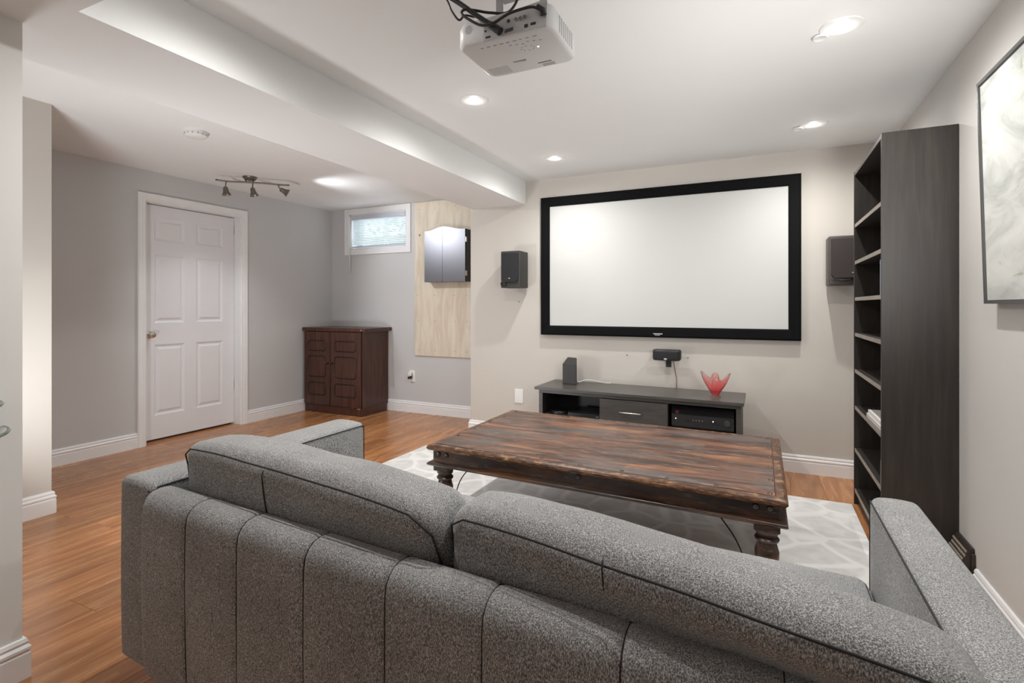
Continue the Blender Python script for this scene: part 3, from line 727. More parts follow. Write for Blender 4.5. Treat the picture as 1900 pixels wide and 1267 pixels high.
bookshelf_speaker(-2.030, -1.847, 4.02, 1.340, 1.655, 'black box speaker on the wall to the left of the projection screen', BLACKV, GRILLE, True)
bookshelf_speaker(0.404, 0.590, 4.01, 1.320, 1.645, 'brown black box speaker on the wall, half hidden by the tall bookcase', BROWNV, BGRILLE, False)
t = thing('centre_speaker', 'small wide black speaker mounted under the projection screen', 'speaker', (-0.654, 4.15, 0.768))
fn = lambda p, n: p + Vector((0, -0.020*(1-n[0]**2) if n[1] < -0.5 else 0, 0))
cs_ = obj('speaker_cabinet', rbox(bmesh.new(), (-0.654, 4.142, 0.808), (0.204, 0.075, 0.084), 0.014, (8, 3, 3), (0.004, 0, 0), fn), BLACKP, t, True)
obj('grille', rbox(bmesh.new(), (-0.654, 4.098, 0.805), (0.178, 0.016, 0.066), 0.007, (8, 1, 2), (0, 0, 0), lambda p, n: p + Vector((0, -0.018*(1-n[0]**2), 0))), GRILLE, t, True)
obj('badge', B(-0.666, -0.644, 4.070, 4.073, 0.775, 0.787, bev=0.001), SILVER, t)
bm = bmesh.new(); tube(bm, [(-0.655, 4.15, 0.77), (-0.655, 4.155, 0.745), (-0.655, 4.225, 0.735)], 0.006, 8); box(bm, -0.675, -0.635, YB-0.006, YB, 0.705, 0.765); obj('wall_mount', bm, BLACKP, t)
single('speaker_wire', tube(bmesh.new(), smooth_path([(-0.612, 4.17, 0.772), (-0.61, 4.19, 0.74), (-0.602, 4.215, 0.67), (-0.594, 4.222, 0.60), (-0.598, 4.222, 0.5)]), 0.003, 6), COPPER, 'copper brown speaker wire hanging below the small wide speaker', 'wire', smooth=True)
for x, z, w in ((-0.981, 0.785, 'left of'), (-0.509, 0.782, 'right of')):
    single('wall_screw', tube(bmesh.new(), [(x, YB, z), (x, YB-0.014, z+0.001), (x, YB-0.016, z+0.001)], [0.002, 0.002, 0.0045], 10), IRON, 'small metal screw in the wall ' + w + ' the wide black speaker', 'screw')
single('wall_screw', tube(bmesh.new(), [(-1.944, YB, 1.222), (-1.944, YB-0.014, 1.223), (-1.944, YB-0.016, 1.223)], [0.002, 0.002, 0.0045], 10), IRON, 'small metal screw in the wall below the left box speaker', 'screw')
bm = rbox(bmesh.new(), (-1.947, YB-0.004, 0.3815), (0.082, 0.008, 0.125), 0.003, (2, 1, 2))
single('wall_plate', bm, WPLAS, 'blank white wall plate on the back wall left of the television stand', 'wall plate', smooth=True)
t = thing('wall_outlet', 'white power outlet with a black plug on the alcove wall below the plywood', 'outlet', (-3.514, YW, 0.338))
obj('cover_plate', rbox(bmesh.new(), (-3.514, YW-0.003, 0.404), (0.078, 0.007, 0.130), 0.003, (2, 1, 2)), WPLAS, t, True)
obj('plug_adapter', rbox(bmesh.new(), (-3.525, YW-0.022, 0.43), (0.045, 0.035, 0.045), 0.006, (1, 1, 1)), WPLAS, t, True)
bm = bmesh.new(); rbox(bm, (-3.525, YW-0.028, 0.388), (0.034, 0.05, 0.026), 0.006, (1, 1, 1)); tube(bm, [(-3.51, YW-0.03, 0.395), (-3.50, YW-0.018, 0.43)], 0.004, 6); obj('black_plug', bm, BLACKP, t, True)

# ---------------------------------------------------------------- television stand and what stands on it
XF = shear(0.045, -1.6)
ts = thing('television_stand', 'low black wood television stand with open bays and one drawer', 'television stand', (-0.85, 4.0, 0))
X0, X1, YF, YBK = -1.575, -0.118, 3.80, 4.20
obj('top_board', B(-1.602, -0.100, 3.765, 4.213, 0.531, 0.553, bev=0.0015), BLACKWX, ts)
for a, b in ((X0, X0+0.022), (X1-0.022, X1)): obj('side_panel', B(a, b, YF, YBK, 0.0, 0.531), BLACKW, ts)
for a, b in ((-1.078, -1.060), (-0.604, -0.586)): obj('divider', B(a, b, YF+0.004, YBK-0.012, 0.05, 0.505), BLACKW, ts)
obj('top_rail', B(X0, X1, YF-0.006, YF+0.016, 0.505, 0.531, bev=0.001), BLACKWX, ts)
for x in (X0, X1-0.030): obj('face_stile', B(x, x+0.030, YF-0.006, YF-0.0005, 0.0, 0.505), BLACKWX, ts)
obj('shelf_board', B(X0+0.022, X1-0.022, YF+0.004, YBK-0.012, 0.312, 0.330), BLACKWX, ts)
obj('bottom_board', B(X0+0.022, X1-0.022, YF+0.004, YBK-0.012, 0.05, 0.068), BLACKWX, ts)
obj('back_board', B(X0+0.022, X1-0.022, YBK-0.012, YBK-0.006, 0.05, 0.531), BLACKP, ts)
dr = obj('drawer_front', B(-1.080, -0.588, YF-0.008, YF+0.012, 0.318, 0.500, bev=0.0015), BLACKWX, ts)
bm = bmesh.new(); tube(bm, smooth_path([(-0.925, YF-0.008, 0.412), (-0.922, YF-0.026, 0.413), (-0.85, YF-0.034, 0.414), (-0.778, YF-0.026, 0.413), (-0.775, YF-0.008, 0.412)]), 0.0045, 8); obj('handle', bm, STEEL, dr, True)
obj('drawer_front', B(-1.080, -0.588, YF-0.008, YF+0.012, 0.075, 0.306, bev=0.0015), BLACKWX, ts)
# receiver
rc = thing('receiver', 'black audio receiver with round volume knob in the right bay of the stand', 'receiver', (-0.362, 4.0, 0.330))
obj('chassis', B(-0.560, -0.165, YF+0.028, 4.14, 0.340, 0.488, bev=0.002), BLACKP, rc)
obj('display_window', B(-0.564, -0.161, YF+0.016, YF+0.028, 0.435, 0.487, bev=0.001), plain('gloss_black_display', (0.006, 0.006, 0.007), 0.08), rc)
obj('control_panel', B(-0.564, -0.161, YF+0.012, YF+0.028, 0.352, 0.434, bev=0.0015), BRUSHB, rc)
k = obj('volume_knob', lathe(bmesh.new(), [(0.021, 0), (0.021, 0.016), (0.018, 0.019), (0, 0.019)], (-0.202, YF+0.012, 0.402), (0, -1, 0), 24), plain('grey_black_knob', (0.10, 0.10, 0.10), 0.35, metal=0.6), rc, True, 40)
for x in (-0.42, -0.40, -0.38, -0.36): obj('button', cyl(bmesh.new(), (x, YF+0.012, 0.402), 0.004, 0.005, (0, -1, 0), 10), STEEL, rc)
for x in (-0.455, -0.30): obj('button', cyl(bmesh.new(), (x, YF+0.012, 0.395), 0.006, 0.004, (0, -1, 0), 10), BLACKP, rc)
obj('button', B(-0.29, -0.25, YF+0.008, YF+0.012, 0.385, 0.393), BLACKP, rc)
for x in (-0.535, -0.292): obj('indicator_light', cyl(bmesh.new(), (x, YF+0.012, 0.404), 0.0035, 0.002, (0, -1, 0), 10), WHITELED, rc)
bm = bmesh.new()
for x in (-0.535, -0.524):
    for z in (0.452, 0.442): box(bm, x, x+0.005, YF+0.0152, YF+0.016, z, z+0.004)
obj('display_segments', bm, REDLED, rc)
for x in (-0.52, -0.20): obj('foot', cyl(bmesh.new(), (x, YF+0.06, 0.330), 0.018, 0.010, seg=14), BLACKP, rc)
t = thing('disc_player', 'flat black disc player lying in the left bay of the stand', 'disc player', (-1.205, 3.95, 0.330))
obj('player_body', B(-1.345, -1.085, YF+0.03, 4.10, 0.333, 0.365, bev=0.002), BLACKP, t)
bm = bmesh.new()
for x in (-1.115, -1.103): cyl(bm, (x, YF+0.03, 0.350), 0.003, 0.002, (0, -1, 0), 8)
obj('front_buttons', bm, SILVER, t)
obj('front_trim', B(-1.345, -1.085, YF+0.026, YF+0.03, 0.356, 0.363), BRUSHB, t)
single('streaming_box', lathe(bmesh.new(), [(0, 0.0), (0.070, 0.0), (0.072, 0.012), (0.066, 0.026), (0, 0.028)], (-1.455, 3.93, 0.330), seg=28), BLACKP, 'low round black device in the far left of the open bay', 'media box', smooth=True, auto=50)
# wedge shaped network box
t = thing('network_box', 'upright black wedge-shaped box on the left end of the television stand', 'router', (-1.39, 4.02, 0.553))
fz = 0.553; A = [(-1.449, 3.990), (-1.327, 3.993), (-1.375, 4.135), (-1.455, 4.130)]
bm = bmesh.new(); lo = [bm.verts.new((x, y, fz)) for x, y in A]; hi = [bm.verts.new((x, y, z)) for (x, y), z in zip(A, (0.717, 0.714, 0.757, 0.760))]
bm.faces.new(lo[::-1]); bm.faces.new(hi)
for i in range(4): bm.faces.new((lo[i], lo[(i+1) % 4], hi[(i+1) % 4], hi[i]))
bmesh.ops.bevel(bm, geom=bm.edges[:], offset=0.004, segments=2, affect='EDGES')
obj('housing', bm, BLACKV, t, True, 40)
bm = bmesh.new(); cyl(bm, (-1.330, 4.02, fz+0.022), 0.006, 0.012, (1, 0.3, 0), 10); cyl(bm, (-1.333, 4.035, fz+0.012), 0.005, 0.012, (1, 0.3, 0), 10); obj('socket', bm, STEEL, t)
single('white_cord', tube(bmesh.new(), smooth_path([(-1.322, 4.035, fz+0.018), (-1.28, 4.06, fz+0.034), (-1.22, 4.12, fz+0.028), (-1.15, 4.175, fz+0.006), (-1.10, 4.195, fz+0.004)]), 0.0028, 6), WCABLE, 'thin white cord behind the upright black wedge-shaped box', 'cord', smooth=True)
# glass vase with flared lobes
def vase():
    bm = bmesh.new(); nt_, nr = 72, 22; ov = []
    def bell(d, w): return math.exp(-(d/w)**2)
    lobes = ((0.10, 0.100, 0.168, 0.46), (PI-0.05, 0.100, 0.172, 0.46), (-PI/2+0.25, 0.046, 0.140, 0.62), (PI/2+0.1, 0.050, 0.162, 0.60))
    for j in range(nr+1):
        s = j/nr; row = []
        for i in range(nt_):
            a = -PI+2*PI*i/nt_; H, R = 0.080, 0.034
            for c, rr_, hh, w in lobes:
                d = (a-c+PI) % (2*PI) - PI; k = math.exp(-abs(d/(w*1.25))**3.2); H += (hh-0.080)*k; R += (rr_-0.034)*k
            r = 0.024 + (R-0.024)*s**1.25 + 0.016*math.sin(PI*s)
            row.append(bm.verts.new((-0.286+r*math.cos(a), 3.935+r*math.sin(a), 0.553+0.012+(H-0.012)*s**0.9)))
        ov.append(row)
    for A, Q in zip(ov, ov[1:]):
        for i in range(nt_): bm.faces.new((A[i], A[(i+1) % nt_], Q[(i+1) % nt_], Q[i]))
    bm.faces.new(ov[0][::-1])
    bmesh.ops.recalc_face_normals(bm, faces=bm.faces)
    bmesh.ops.solidify(bm, geom=bm.faces[:], thickness=0.006)
    lathe(bm, [(0, 0.0), (0.036, 0.0), (0.033, 0.006), (0.026, 0.013), (0, 0.013)], (-0.286, 3.935, 0.553), seg=32)
    return bm
single('glass_vase', vase(), VASE, 'pink red art glass vase with flared petal lobes on the right end of the stand', 'vase', smooth=True)
XF = None

# ---------------------------------------------------------------- tall bookcase and its contents
bc = thing('bookcase', 'tall narrow black brown bookcase against the right wall seen from its side', 'bookcase', (0.63, 3.26, 0))
bx0, bx1, by0, by1, bz = 0.502, 0.783, 2.912, 3.715, 1.982
for a, b in ((by0, by0+0.018), (by1-0.018, by1)): obj('side_panel', B(bx0, bx1, a, b, 0, bz, bev=0.0008), BLACKW, bc)
obj('top_board', B(bx0+0.002, bx1-0.008, by0+0.018, by1-0.018, bz-0.022, bz-0.003), BLACKW, bc)
obj('back_board', B(bx1-0.008, bx1-0.003, by0+0.018, by1-0.018, 0.03, bz-0.022), BLACKP, bc)
shz = [1.670, 1.450, 1.234, 1.023, 0.806, 0.588, 0.336, 0.094]
sh = None
for z in shz:
    s = obj('shelf', B(bx0+0.006, bx1-0.008, by0+0.018, by1-0.018, z-0.020, z), BLACKW, bc)
    obj('front_edge', B(bx0+0.003, bx0+0.006, by0+0.0185, by1-0.0185, z-0.020, z), EDGEW, s)
obj('plinth', B(bx0+0.02, bx0+0.035, by0+0.018, by1-0.018, 0, 0.074), BLACKW, bc)
def book(x, y, z, w, d, h, col, label, group, flat=False):
    t = thing('book', label, 'book', (x, y, z), group)
    m = plain('cover_%02x%02x%02x' % tuple(int(c*255) for c in col), col, 0.5); pg = bpy.data.materials.get('book_pages') or plain('book_pages', (0.78, 0.75, 0.68), 0.8)
    if flat:
        obj('pages', B(x+0.004, x+d-0.003, y+0.002, y+w-0.003, z+0.002, z+h-0.002), pg, t)
        bm = bmesh.new(); box(bm, x, x+d, y, y+w, z, z+0.002); box(bm, x, x+d, y, y+w, z+h-0.002, z+h); box(bm, x, x+0.002, y, y+w, z+0.002, z+h-0.002)
    else:
        obj('pages', B(x+0.003, x+d-0.003, y+0.002, y+w-0.002, z+0.002, z+h-0.003), pg, t)
        bm = bmesh.new(); box(bm, x, x+d, y, y+0.002, z, z+h); box(bm, x, x+d, y+w-0.002, y+w, z, z+h); box(bm, x, x+0.003, y+0.002, y+w-0.002, z, z+h)
        obj('spine_title', B(x-0.0004, x, y+w*0.25, y+w*0.75, z+h*0.35, z+h*0.8), pg if sum(col) < 0.8 else m, t)
    obj('cover', bm, m, t)
yb0 = by0+0.019
def row(z, specs, which):
    y = yb0
    for i, (w, h, col, nm) in enumerate(specs):
        book(bx0+0.010+0.004*(i % 2), y, z, w, 0.13, h, col, nm + ' standing on ' + which, 'books standing in the bookcase'); y += w+0.0015
row(1.450, [(0.030, 0.130, (0.35, 0.36, 0.38), 'grey spined book'), (0.028, 0.150, (0.45, 0.45, 0.46), 'light grey book')], 'the second shelf from the top')
row(1.234, [(0.026, 0.170, (0.62, 0.60, 0.58), 'white spined book'), (0.022, 0.165, (0.36, 0.33, 0.32), 'taupe book'), (0.024, 0.168, (0.22, 0.27, 0.36), 'slate blue book')], 'the third shelf from the top')
row(1.023, [(0.036, 0.185, (0.10, 0.10, 0.11), 'black book with pale lettering'), (0.034, 0.180, (0.16, 0.15, 0.15), 'dark grey book')], 'the fourth shelf from the top')
row(0.806, [(0.036, 0.170, (0.30, 0.33, 0.40), 'blue grey book'), (0.034, 0.165, (0.42, 0.42, 0.42), 'pale grey book')], 'the fifth shelf from the top')
row(0.336, [(0.060, 0.115, (0.70, 0.68, 0.63), 'white paperback')], 'the seventh shelf from the top')
row(0.094, [(0.060, 0.115, (0.10, 0.13, 0.10), 'dark green book')], 'the bottom shelf')
for i, (h, col, nm) in enumerate(((0.022, (0.60, 0.57, 0.54), 'lower one of two pale books lying flat on the sixth shelf'), (0.020, (0.72, 0.70, 0.67), 'upper one of two pale books lying flat on the sixth shelf'))):
    book(bx0+0.010+0.004*i, yb0+0.006, 0.588+0.0225*i, 0.42-0.02*i, 0.22, h, col, nm, 'books lying flat in the bookcase', True)

# ---------------------------------------------------------------- red brown cabinet in the alcove
cb = thing('storage_cabinet', 'red brown two door cabinet with chipped edges under the small window', 'cabinet', (-4.24, 4.55, 0))
c0, c1, cy0, cy1 = -4.665, -3.842, 4.332, 4.765
obj('plinth', B(c0, c1, cy0, cy1-0.02, 0, 0.085, bev=0.002), MAHOG, cb)
obj('side_panel', B(c1-0.022, c1, cy0+0.004, cy1, 0.085, 0.905), MAHOG, cb); obj('side_panel', B(c0, c0+0.018, cy0+0.02, cy1, 0.085, 0.905), MAHOG, cb)
obj('side_post', B(c1-0.018, c1+0.004, cy0+0.004, cy0+0.125, 0.085, 0.905, bev=0.002), MAHOG, cb)
obj('side_frame', B(c1, c1+0.004, cy0+0.125, cy1-0.01, 0.085, 0.100), MAHOG, cb)
obj('back_board', B(c0+0.018, c1-0.022, cy1-0.008, cy1, 0.085, 0.905), MAHOG, cb)
obj('top_board', B(c0-0.025, c1+0.052, cy0-0.022, cy1+0.006, 0.905, 0.945, bev=0.005, seg=2), MAHOG, cb)
xmid = -4.275; GROOVE = plain('dark_groove', (0.022, 0.007, 0.005), 0.25)  # moulding lines darker than the doors
for a, b, kx in ((c0+0.002, xmid-0.004, xmid-0.03), (xmid+0.004, c1-0.004, xmid+0.03)):
    d = obj('cabinet_door', B(a, b, cy0-0.016, cy0+0.002, 0.090, 0.900, bev=0.002), MAHOG, cb)
    ka, kb = a+0.065, b-0.065
    for z0, z1 in ((0.69, 0.80), (0.40, 0.63), (0.20, 0.335)):
        bm = bmesh.new(); r = 0.03; pts = []
        for (cx_, cz, s) in ((kb-r, z1-r, 0), (ka+r, z1-r, 1), (ka+r, z0+r, 2), (kb-r, z0+r, 3)):
            for q in range(5):
                an = s*PI/2 + q*PI/8; pts.append((cx_+r*math.cos(an), cy0-0.016, cz+r*math.sin(an)))
        tube(bm, pts, 0.0065, 8, closed=True); obj('routed_moulding', bm, GROOVE, d, True)
    obj('knob', lathe(bmesh.new(), [(0.010, 0), (0.008, 0.010), (0.015, 0.020), (0.012, 0.030), (0, 0.032)], (kx, cy0-0.016, 0.555), (0, -1, 0), 16), plain('dark_knob_%d' % (kx*100), (0.03, 0.01, 0.008), 0.3), d, True)
bm = bmesh.new(); CH = plain('exposed_chipboard', (0.55, 0.36, 0.22), 0.8)
for x, y, z, s in ((c1+0.01, cy0-0.023, 0.925, 0.008), (c1+0.053, cy1-0.06, 0.930, 0.006), (c1-0.03, cy0-0.002, 0.082, 0.014), (c1-0.05, cy0-0.002, 0.082, 0.012), (c1-0.13, cy0-0.002, 0.086, 0.008), (c1-0.075, cy0-0.018, 0.62, 0.004), (c1-0.075, cy0-0.018, 0.785, 0.004)):
    rbox(bm, (x, y, z), (s*2, 0.004, s*0.9), 0.0015, (1, 1, 1))
obj('chipped_edge', bm, CH, cb)

# ---------------------------------------------------------------- plywood board and dartboard cabinet
pb = thing('plywood_board', 'tall pale knotty plywood board fixed to the alcove wall', 'board', (-3.1, YW-0.01, 0.638))
obj('plywood_sheet', B(-3.470, -2.475, YW-0.018, YW-0.001, 0.638, 2.325, bev=0.001), PLY, pb)
bm = bmesh.new()
for x in (-3.42, -3.2, -2.95, -2.80, -2.55):
    for z in (0.70, 1.02, 1.30, 2.25): cyl(bm, (x+0.01*math.sin(z*9), YW-0.0181, z), 0.004, 0.001, (0, -1, 0), 8)
obj('screw_head', bm, IRON, pb)
dc = thing('dartboard_cabinet', 'closed satin black dartboard cabinet with arched doors on the plywood board', 'dartboard cabinet', (-3.01, 4.70, 1.44))
dx0, dx1, dxm = -3.262, -2.752, -3.035
dyb, dyf = YW-0.0205, 4.672
bm = bmesh.new(); box(bm, dx0+0.004, dx0+0.016, dyf, dyb, 1.44, 1.985); box(bm, dx1-0.012, dx1, dyf, dyb, 1.44, 1.985); box(bm, dx0+0.016, dx1-0.012, dyf, dyb, 1.44, 1.452); box(bm, dx0+0.016, dx1-0.012, dyf, dyb, 1.973, 1.985); box(bm, dx0+0.016, dx1-0.012, dyb-0.006, dyb, 1.452, 1.973)
obj('cabinet_box', bm, BLACKP, dc)
def arch(x): 
    u = (x-dxm)/(dx1-dxm) if x > dxm else (dxm-x)/(dxm-dx0)
    return 1.985 + 0.038*(0.5+0.5*math.cos(PI*min(1, u/0.85)))
for a, b in ((dx0, dxm-0.0015), (dxm+0.0015, dx1-0.006)):
    top_ = [(b+(a-b)*i/12, arch(b+(a-b)*i/12)) for i in range(13)]
    bm = prism(bmesh.new(), [(a, 1.440), (b, 1.440)] + top_, lambda p: (p[0], dyf, p[1]), lambda p: (p[0], dyf-0.018, p[1]))
    dd = obj('cabinet_door', bm, GLOSSB, dc)
    hx = a-0.004 if a == dx0 else b
    bm = bmesh.new()
    for z in (1.50, 1.85): box(bm, hx, hx+0.008, dyf-0.014, dyf+0.012, z, z+0.05)
    obj('hinge', bm, STEEL, dd)

# ---------------------------------------------------------------- ceiling fittings on the left
t = thing('smoke_alarm', 'round white smoke alarm on the left ceiling', 'smoke alarm', (-3.37, 2.215, ZL))
obj('alarm_base', lathe(bmesh.new(), [(0, 0), (0.072, 0), (0.072, -0.012), (0, -0.012)], (-3.37, 2.215, ZL), seg=32), WPLAS, t, True, 40)
obj('alarm_cover', lathe(bmesh.new(), [(0.066, -0.012), (0.066, -0.030), (0.058, -0.036), (0.030, -0.040), (0.0, -0.040)], (-3.37, 2.215, ZL), seg=32), WPLAS, t, True, 40)
bm = bmesh.new()
for i in range(14): a = 2*PI*i/14; box(bm, -3.37+0.0655*math.cos(a)-0.003, -3.37+0.0655*math.cos(a)+0.003, 2.215+0.0655*math.sin(a)-0.003, 2.215+0.0655*math.sin(a)+0.003, ZL-0.026, ZL-0.018)
obj('vent_slots', bm, VGREY, t)
tl = thing('track_light', 'dark bronze curved ceiling bar with three spot heads near the door', 'ceiling light', (-4.12, 3.20, ZL))
obj('canopy', lathe(bmesh.new(), [(0, 0), (0.062, 0), (0.060, -0.008), (0.044, -0.026), (0.020, -0.034), (0, -0.034)], (-4.12, 3.20, ZL), seg=28), BRONZE, tl, True, 50)
bar = smooth_path([(-4.266, 2.976, 2.278), (-4.20, 3.05, 2.272), (-4.12, 3.13, 2.275), (-4.06, 3.19, 2.277), (-3.97, 3.27, 2.276), (-3.90, 3.33, 2.271), (-3.836, 3.382, 2.272)], 5)
obj('bar', tube(bmesh.new(), bar, 0.0075, 10), BRONZE, tl, True)
bm = bmesh.new(); tube(bm, [(-4.14, 3.17, ZL-0.03), (-4.10, 3.15, 2.278)], 0.005, 8); tube(bm, [(-4.09, 3.21, ZL-0.03), (-4.06, 3.19, 2.278)], 0.005, 8); obj('bar_support', bm, BRONZE, tl, True)
def head(b, p, d, lit):
    b, p, d = Vector(b), Vector(p), Vector(d).normalized()
    h = obj('spot_head', lathe(bmesh.new(), [(0, 0), (0.013, 0.0), (0.019, 0.010), (0.021, 0.028), (0.024, 0.045), (0.032, 0.062), (0.038, 0.072), (0.035, 0.072), (0.029, 0.061), (0.018, 0.035), (0, 0.033)], p, d, 24), BRONZE, tl, True, 50)
    obj('stem', tube(bmesh.new(), [b, (b+p)/2 + Vector((0, 0, -0.006)), p+d*0.006], 0.005, 8), BRONZE, h, True)
    obj('bulb', cyl(bmesh.new(), p+d*0.048, 0.024, 0.003, d, 16), TRACKFACE, h, True)
    l = lamp('head_light', 'SPOT', root_rel(p+d*0.056, tl), TRACK*lit, (0.93, 0.96, 1.0), spot_size=math.radians(118), spot_blend=0.6, shadow_soft_size=0.02, aim=d); l.parent = tl
def root_rel(p, r): return Vector(p) - root_off(r)
head((-4.21, 3.035, 2.270), (-4.211, 3.028, 2.222), (0.10, 0.10, -1), 1.3)
head((-4.062, 3.185, 2.272), (-4.058, 3.175, 2.228), (0.22, 0.12, -1), 1.3)
head((-3.905, 3.318, 2.270), (-3.892, 3.328, 2.232), (0.55, 0.62, -0.42), 3.2)

# ---------------------------------------------------------------- projector hanging from the ceiling
pj = thing('projector', 'white projector hung upside down from the ceiling above the sofa', 'projector', (-0.705, 1.515, 1.985))
q0, q1, r0, r1, u0, u1 = -0.862, -0.545, 1.402, 1.640, 1.984, 2.072
bm = bmesh.new(); out = []
def rr2(x0, x1, y0, y1, r, n=6):
    P = []
    for cx_, cy_, s in ((x1-r, y1-r, 0), (x0+r, y1-r, 1), (x0+r, y0+r, 2), (x1-r, y0+r, 3)):
        for k in range(n+1): a = s*PI/2 + k*PI/2/n; P.append((cx_+r*math.cos(a), cy_+r*math.sin(a)))
    return P
layers = [(u0, 0.014), (u0+0.003, 0.006), (u0+0.012, 0.0), (u1-0.026, 0.0), (u1-0.010, 0.006), (u1-0.003, 0.016), (u1, 0.030)]
rings = [[bm.verts.new((x, y, z)) for x, y in rr2(q0+i, q1-i, r0+i, r1-i, 0.030)] for z, i in layers]
for A, Q in zip(rings, rings[1:]):
    for k in range(len(A)): bm.faces.new((A[k], A[(k+1) % len(A)], Q[(k+1) % len(A)], Q[k]))
bm.faces.new(rings[0][::-1]); bm.faces.new(rings[-1])
sh_ = obj('shell', bm, PROJW, pj, True, 50)
# rear panel with sockets
rp = obj('rear_panel', prism(bmesh.new(), [(-0.765, 1.990), (-0.560, 1.990), (-0.556, 2.058), (-0.572, 2.066), (-0.700, 2.056), (-0.765, 2.030)], lambda p: (p[0], r0-0.0015, p[1]), lambda p: (p[0], r0+0.004, p[1])), plain('projector_panel', (0.50, 0.50, 0.52), 0.45), pj)
yp = r0-0.0016
def sock(name, bmf, m): return obj(name, bmf, m, rp)
sock('round_socket', cyl(bmesh.new(), (-0.680, yp, 2.031), 0.0052, 0.001, (0, -1, 0), 16), BLACKP)
for x in (-0.654, -0.640, -0.626):
    g = sock('phono_jack', lathe(bmesh.new(), [(0.0055, 0), (0.0055, 0.004), (0.0038, 0.004), (0.0038, 0.001), (0, 0.001)], (x, yp, 2.029 if x < -0.63 else 2.030), (0, -1, 0), 16), GOLD)
sock('vga_socket', prism(bmesh.new(), [(-0.692, 1.997), (-0.666, 1.999), (-0.664, 2.009), (-0.690, 2.007)], lambda p: (p[0], yp, p[1]), lambda p: (p[0], yp-0.002, p[1])), plain('blue_grey_socket', (0.07, 0.075, 0.09), 0.5))
sock('usb_socket', B(-0.628, -0.617, yp-0.001, yp, 1.998, 2.008), BLACKP); sock('usb_socket', B(-0.608, -0.592, yp-0.001, yp, 2.001, 2.008), BLACKP)
sock('hdmi_socket', B(-0.757, -0.741, yp-0.001, yp, 1.995, 2.001), BLACKP); sock('audio_socket', cyl(bmesh.new(), (-0.764+0.006, yp, 2.018), 0.0035, 0.001, (0, -1, 0), 12), BLACKP)
sock('power_socket', prism(bmesh.new(), [(-0.582, 2.020), (-0.562, 2.020), (-0.560, 2.056), (-0.574, 2.060), (-0.584, 2.050)], lambda p: (p[0], yp, p[1]), lambda p: (p[0], yp-0.001, p[1])), VGREY)
bm = bmesh.new()
for i in range(-5, 6):
    for k in range(-5, 6):
        if i*i+k*k <= 27: cyl(bm, (-0.818+i*0.0026+(k % 2)*0.0013, r0+0.0006, 2.036+k*0.0026), 0.0008, 0.001, (0, -1, 0), 6)
obj('speaker_holes', bm, VGREY, pj)
# underside: print, feet, vents
text_mesh('EPSON', 0.015, lambda v: Vector((-0.713 - v.x, 1.553 + v.y, u0-0.0004-v.z)), GREYP, 'lettering', pj)
bm = bmesh.new(); random.seed(5)
for i in range(9): x = -0.79+i*0.022; box(bm, x, x+random.uniform(0.006, 0.013), 1.428, 1.4305, u0-0.0006, u0+0.001)
for i in range(6): x = -0.70+i*0.019; box(bm, x, x+0.008, 1.448+0.004*(i % 3), 1.450+0.004*(i % 3), u0-0.0006, u0+0.001)
for i in range(8): a = 2*PI*i/8; box(bm, -0.655+0.022*math.cos(a)-0.002, -0.655+0.022*math.cos(a)+0.002, 1.487+0.014*math.sin(a)-0.001, 1.487+0.014*math.sin(a)+0.001, u0-0.0006, u0+0.001)
obj('button_print', bm, GREYP, pj)
obj('status_light', cyl(bmesh.new(), (-0.622, 1.492, u0+0.0005), 0.003, 0.0012, (0, 0, -1), 12), WHITELED, pj)
bm = bmesh.new()
for i in range(12):
    for k in range(9): box(bm, -0.838+i*0.0062, -0.838+i*0.0062+0.0042, 1.565+k*0.0058, 1.565+k*0.0058+0.002, u0-0.0005, u0+0.001)
obj('air_intake', bm, VGREY, pj)
obj('lens_slot', B(-0.665, -0.618, 1.592, 1.596, u0-0.0006, u0+0.001), BLACKP, pj)
obj('front_foot_recess', B(-0.655, -0.612, 1.604, 1.622, u0-0.0006, u0+0.001), VGREY, pj)
bm = bmesh.new()
for k in range(7): box(bm, q1-0.0005, q1+0.0008, 1.47+k*0.018, 1.478+k*0.018, 2.000, 2.050)
obj('side_vent', bm, VGREY, pj)
obj('projector_lens', lathe(bmesh.new(), [(0.030, 0), (0.030, 0.010), (0.024, 0.012), (0.020, 0.004), (0, 0.008)], (-0.63, r1-0.002, 2.03), (0, 1, 0), 24), BLACKP, pj, True, 40)
# ceiling mount
pm = thing('projector_mount', 'grey metal ceiling bracket holding up the projector', 'ceiling bracket', (-0.70, 1.52, 2.072))
bm = bmesh.new()
box(bm, -0.772, -0.748, 1.497, 1.503, 2.073, 2.19, bev=0.001); box(bm, -0.62, -0.596, 1.497, 1.503, 2.073, 2.19, bev=0.001); box(bm, -0.772, -0.596, 1.49, 1.56, 2.186, 2.192)
obj('bracket_arm', bm, VGREY, pm)
bm = bmesh.new(); cyl(bm, (-0.685, 1.525, 2.19), 0.020, ZM-2.19, seg=20); obj('drop_tube', bm, VGREY, pm, True, 40)
obj('ceiling_plate', cyl(bmesh.new(), (-0.685, 1.525, ZM-0.008), 0.06, 0.008, seg=24), VGREY, pm, True, 40)
obj('mount_plate', B(-0.78, -0.59, 1.46, 1.59, 2.071, 2.075), VGREY, pm)
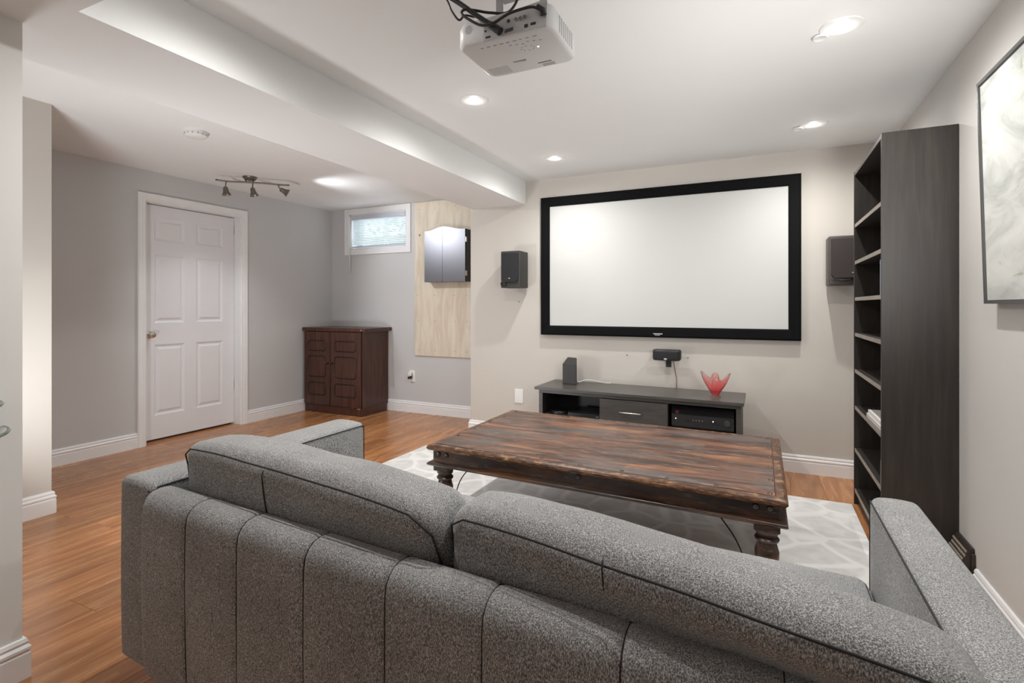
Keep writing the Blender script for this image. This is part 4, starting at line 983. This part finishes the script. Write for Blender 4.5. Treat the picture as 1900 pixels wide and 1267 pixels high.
# cables
bm = tube(bmesh.new(), smooth_path([(-1.10, 1.33, ZM), (-0.98, 1.35, 2.215), (-0.853, 1.375, 2.124), (-0.782, 1.382, 2.065), (-0.735, 1.386, 2.028)]), 0.0075, 10)
t = thing('video_cable', 'thick black video cable running from the ceiling into the projector', 'cable', (-0.9, 1.36, 2.0))
obj('cord', bm, CABLE, t, True); obj('connector', tube(bmesh.new(), [(-0.738, 1.385, 2.030), (-0.728, 1.387, 2.022), (-0.702, 1.390, 1.999)], [0.008, 0.0115, 0.0125], 12), CABLE, t, True, 50)
t = thing('power_cable', 'looping black power cable plugged into the back of the projector', 'cable', (-0.70, 1.36, 2.0))
obj('cord', tube(bmesh.new(), smooth_path([(-0.573, 1.385, 2.032), (-0.60, 1.378, 2.041), (-0.662, 1.370, 2.034), (-0.712, 1.368, 2.017), (-0.752, 1.366, 2.018), (-0.789, 1.362, 2.040), (-0.818, 1.362, 2.066), (-0.815, 1.372, 2.083), (-0.785, 1.385, 2.080), (-0.745, 1.41, 2.076), (-0.70, 1.45, 2.090), (-0.69, 1.50, 2.18), (-0.71, 1.50, ZM)]), 0.0042, 8), CABLE, t, True)
obj('plug', tube(bmesh.new(), [(-0.580, 1.384, 2.044), (-0.566, 1.390, 2.030), (-0.566, 1.398, 2.020)], [0.006, 0.009, 0.010], 10), CABLE, t, True)
single('thin_cable', tube(bmesh.new(), smooth_path([(-1.02, 1.36, ZM), (-0.93, 1.37, 2.20), (-0.878, 1.37, 2.128), (-0.860, 1.37, 2.090), (-0.836, 1.375, 2.058), (-0.825, 1.392, 2.078), (-0.80, 1.41, 2.076)]), 0.0032, 8), CABLE, 'thin black cable on the left of the projector, reaching its rear corner', 'cable', smooth=True)

# ---------------------------------------------------------------- painting on the right wall
Y0p, Y1p, Z0p, Z1p = 1.10, 2.50, 1.190, 2.006
t = thing('painting', 'large framed abstract grey green landscape painting on the right wall', 'painting', (0.77, 1.8, 1.19))
def tilt(p): return Vector((p[0] - 0.022*(p[2]-Z0p)/(Z1p-Z0p), p[1], p[2]))
XF = lambda p: tilt(p) if p.z > 1.189 else p
bm = bmesh.new(); f = 0.012
for a in ((Y0p, Y1p, Z0p, Z0p+f), (Y0p, Y1p, Z1p-f, Z1p), (Y0p, Y0p+f, Z0p+f, Z1p-f), (Y1p-f, Y1p, Z0p+f, Z1p-f)): box(bm, 0.745, 0.779, *a)
obj('frame', bm, FRAMEG, t)
obj('canvas', B(0.752, 0.770, Y0p+f+0.001, Y1p-f-0.001, Z0p+f+0.001, Z1p-f-0.001), ART, t)
XF = None

# ---------------------------------------------------------------- floor register by the bookcase
t = thing('air_register', 'brown metal baseboard air register with slots between sofa arm and bookcase', 'air register', (0.765, 2.78, 0))
pf = [(0.784, 0.0), (0.700, 0.0), (0.700, 0.012), (0.768, 0.186), (0.776, 0.192), (0.784, 0.192)]
obj('register_body', prism(bmesh.new(), pf, lambda p: (p[0], 2.726, p[1]), lambda p: (p[0], 2.910, p[1])), DARKMETAL, t)
bm = bmesh.new()
for k in range(12):
    for j in range(10):
        q = 0.06+0.092*j; y = 2.736+k*0.0142+(j % 2)*0.0071; x = 0.700+0.068*q; z = 0.012+0.174*q
        box(bm, x-0.0012, x+0.004, y, y+0.0055, z, z+0.009)
obj('slots', bm, plain('register_slot_brass', (0.55, 0.49, 0.41), 0.4, metal=0.1), t)
obj('end_flange', B(0.772, 0.784, 2.714, 2.726, 0.0, 0.175, bev=0.002), DARKMETAL, t)

# ---------------------------------------------------------------- glass shelves on the near left wall stub
def half_disc(cy_, r, z, label):
    t = thing('glass_shelf', label, 'shelf', (-2.12, cy_, z), 'glass shelves on the near left wall')
    P = [(-2.12+r*math.cos(a), cy_+r*math.sin(a)) for a in [(-0.5+k/28)*PI for k in range(29)]]
    obj('glass_plate', prism(bmesh.new(), P, lambda p: (p[0], p[1], z), lambda p: (p[0], p[1], z+0.008)), SHELFG, t)
    obj('ground_edge', tube(bmesh.new(), [(x, y, z+0.004) for x, y in P], 0.0045, 6), SHELFE, t, True)
    obj('shelf_clip', B(-2.12, -2.10, cy_-0.01, cy_+0.01, z-0.008, z+0.014), STEEL, t)
half_disc(0.585, 0.197, 0.803, 'round fronted glass shelf at the left edge, the lower one')
half_disc(0.590, 0.178, 0.885, 'round fronted glass shelf at the left edge, the upper one')
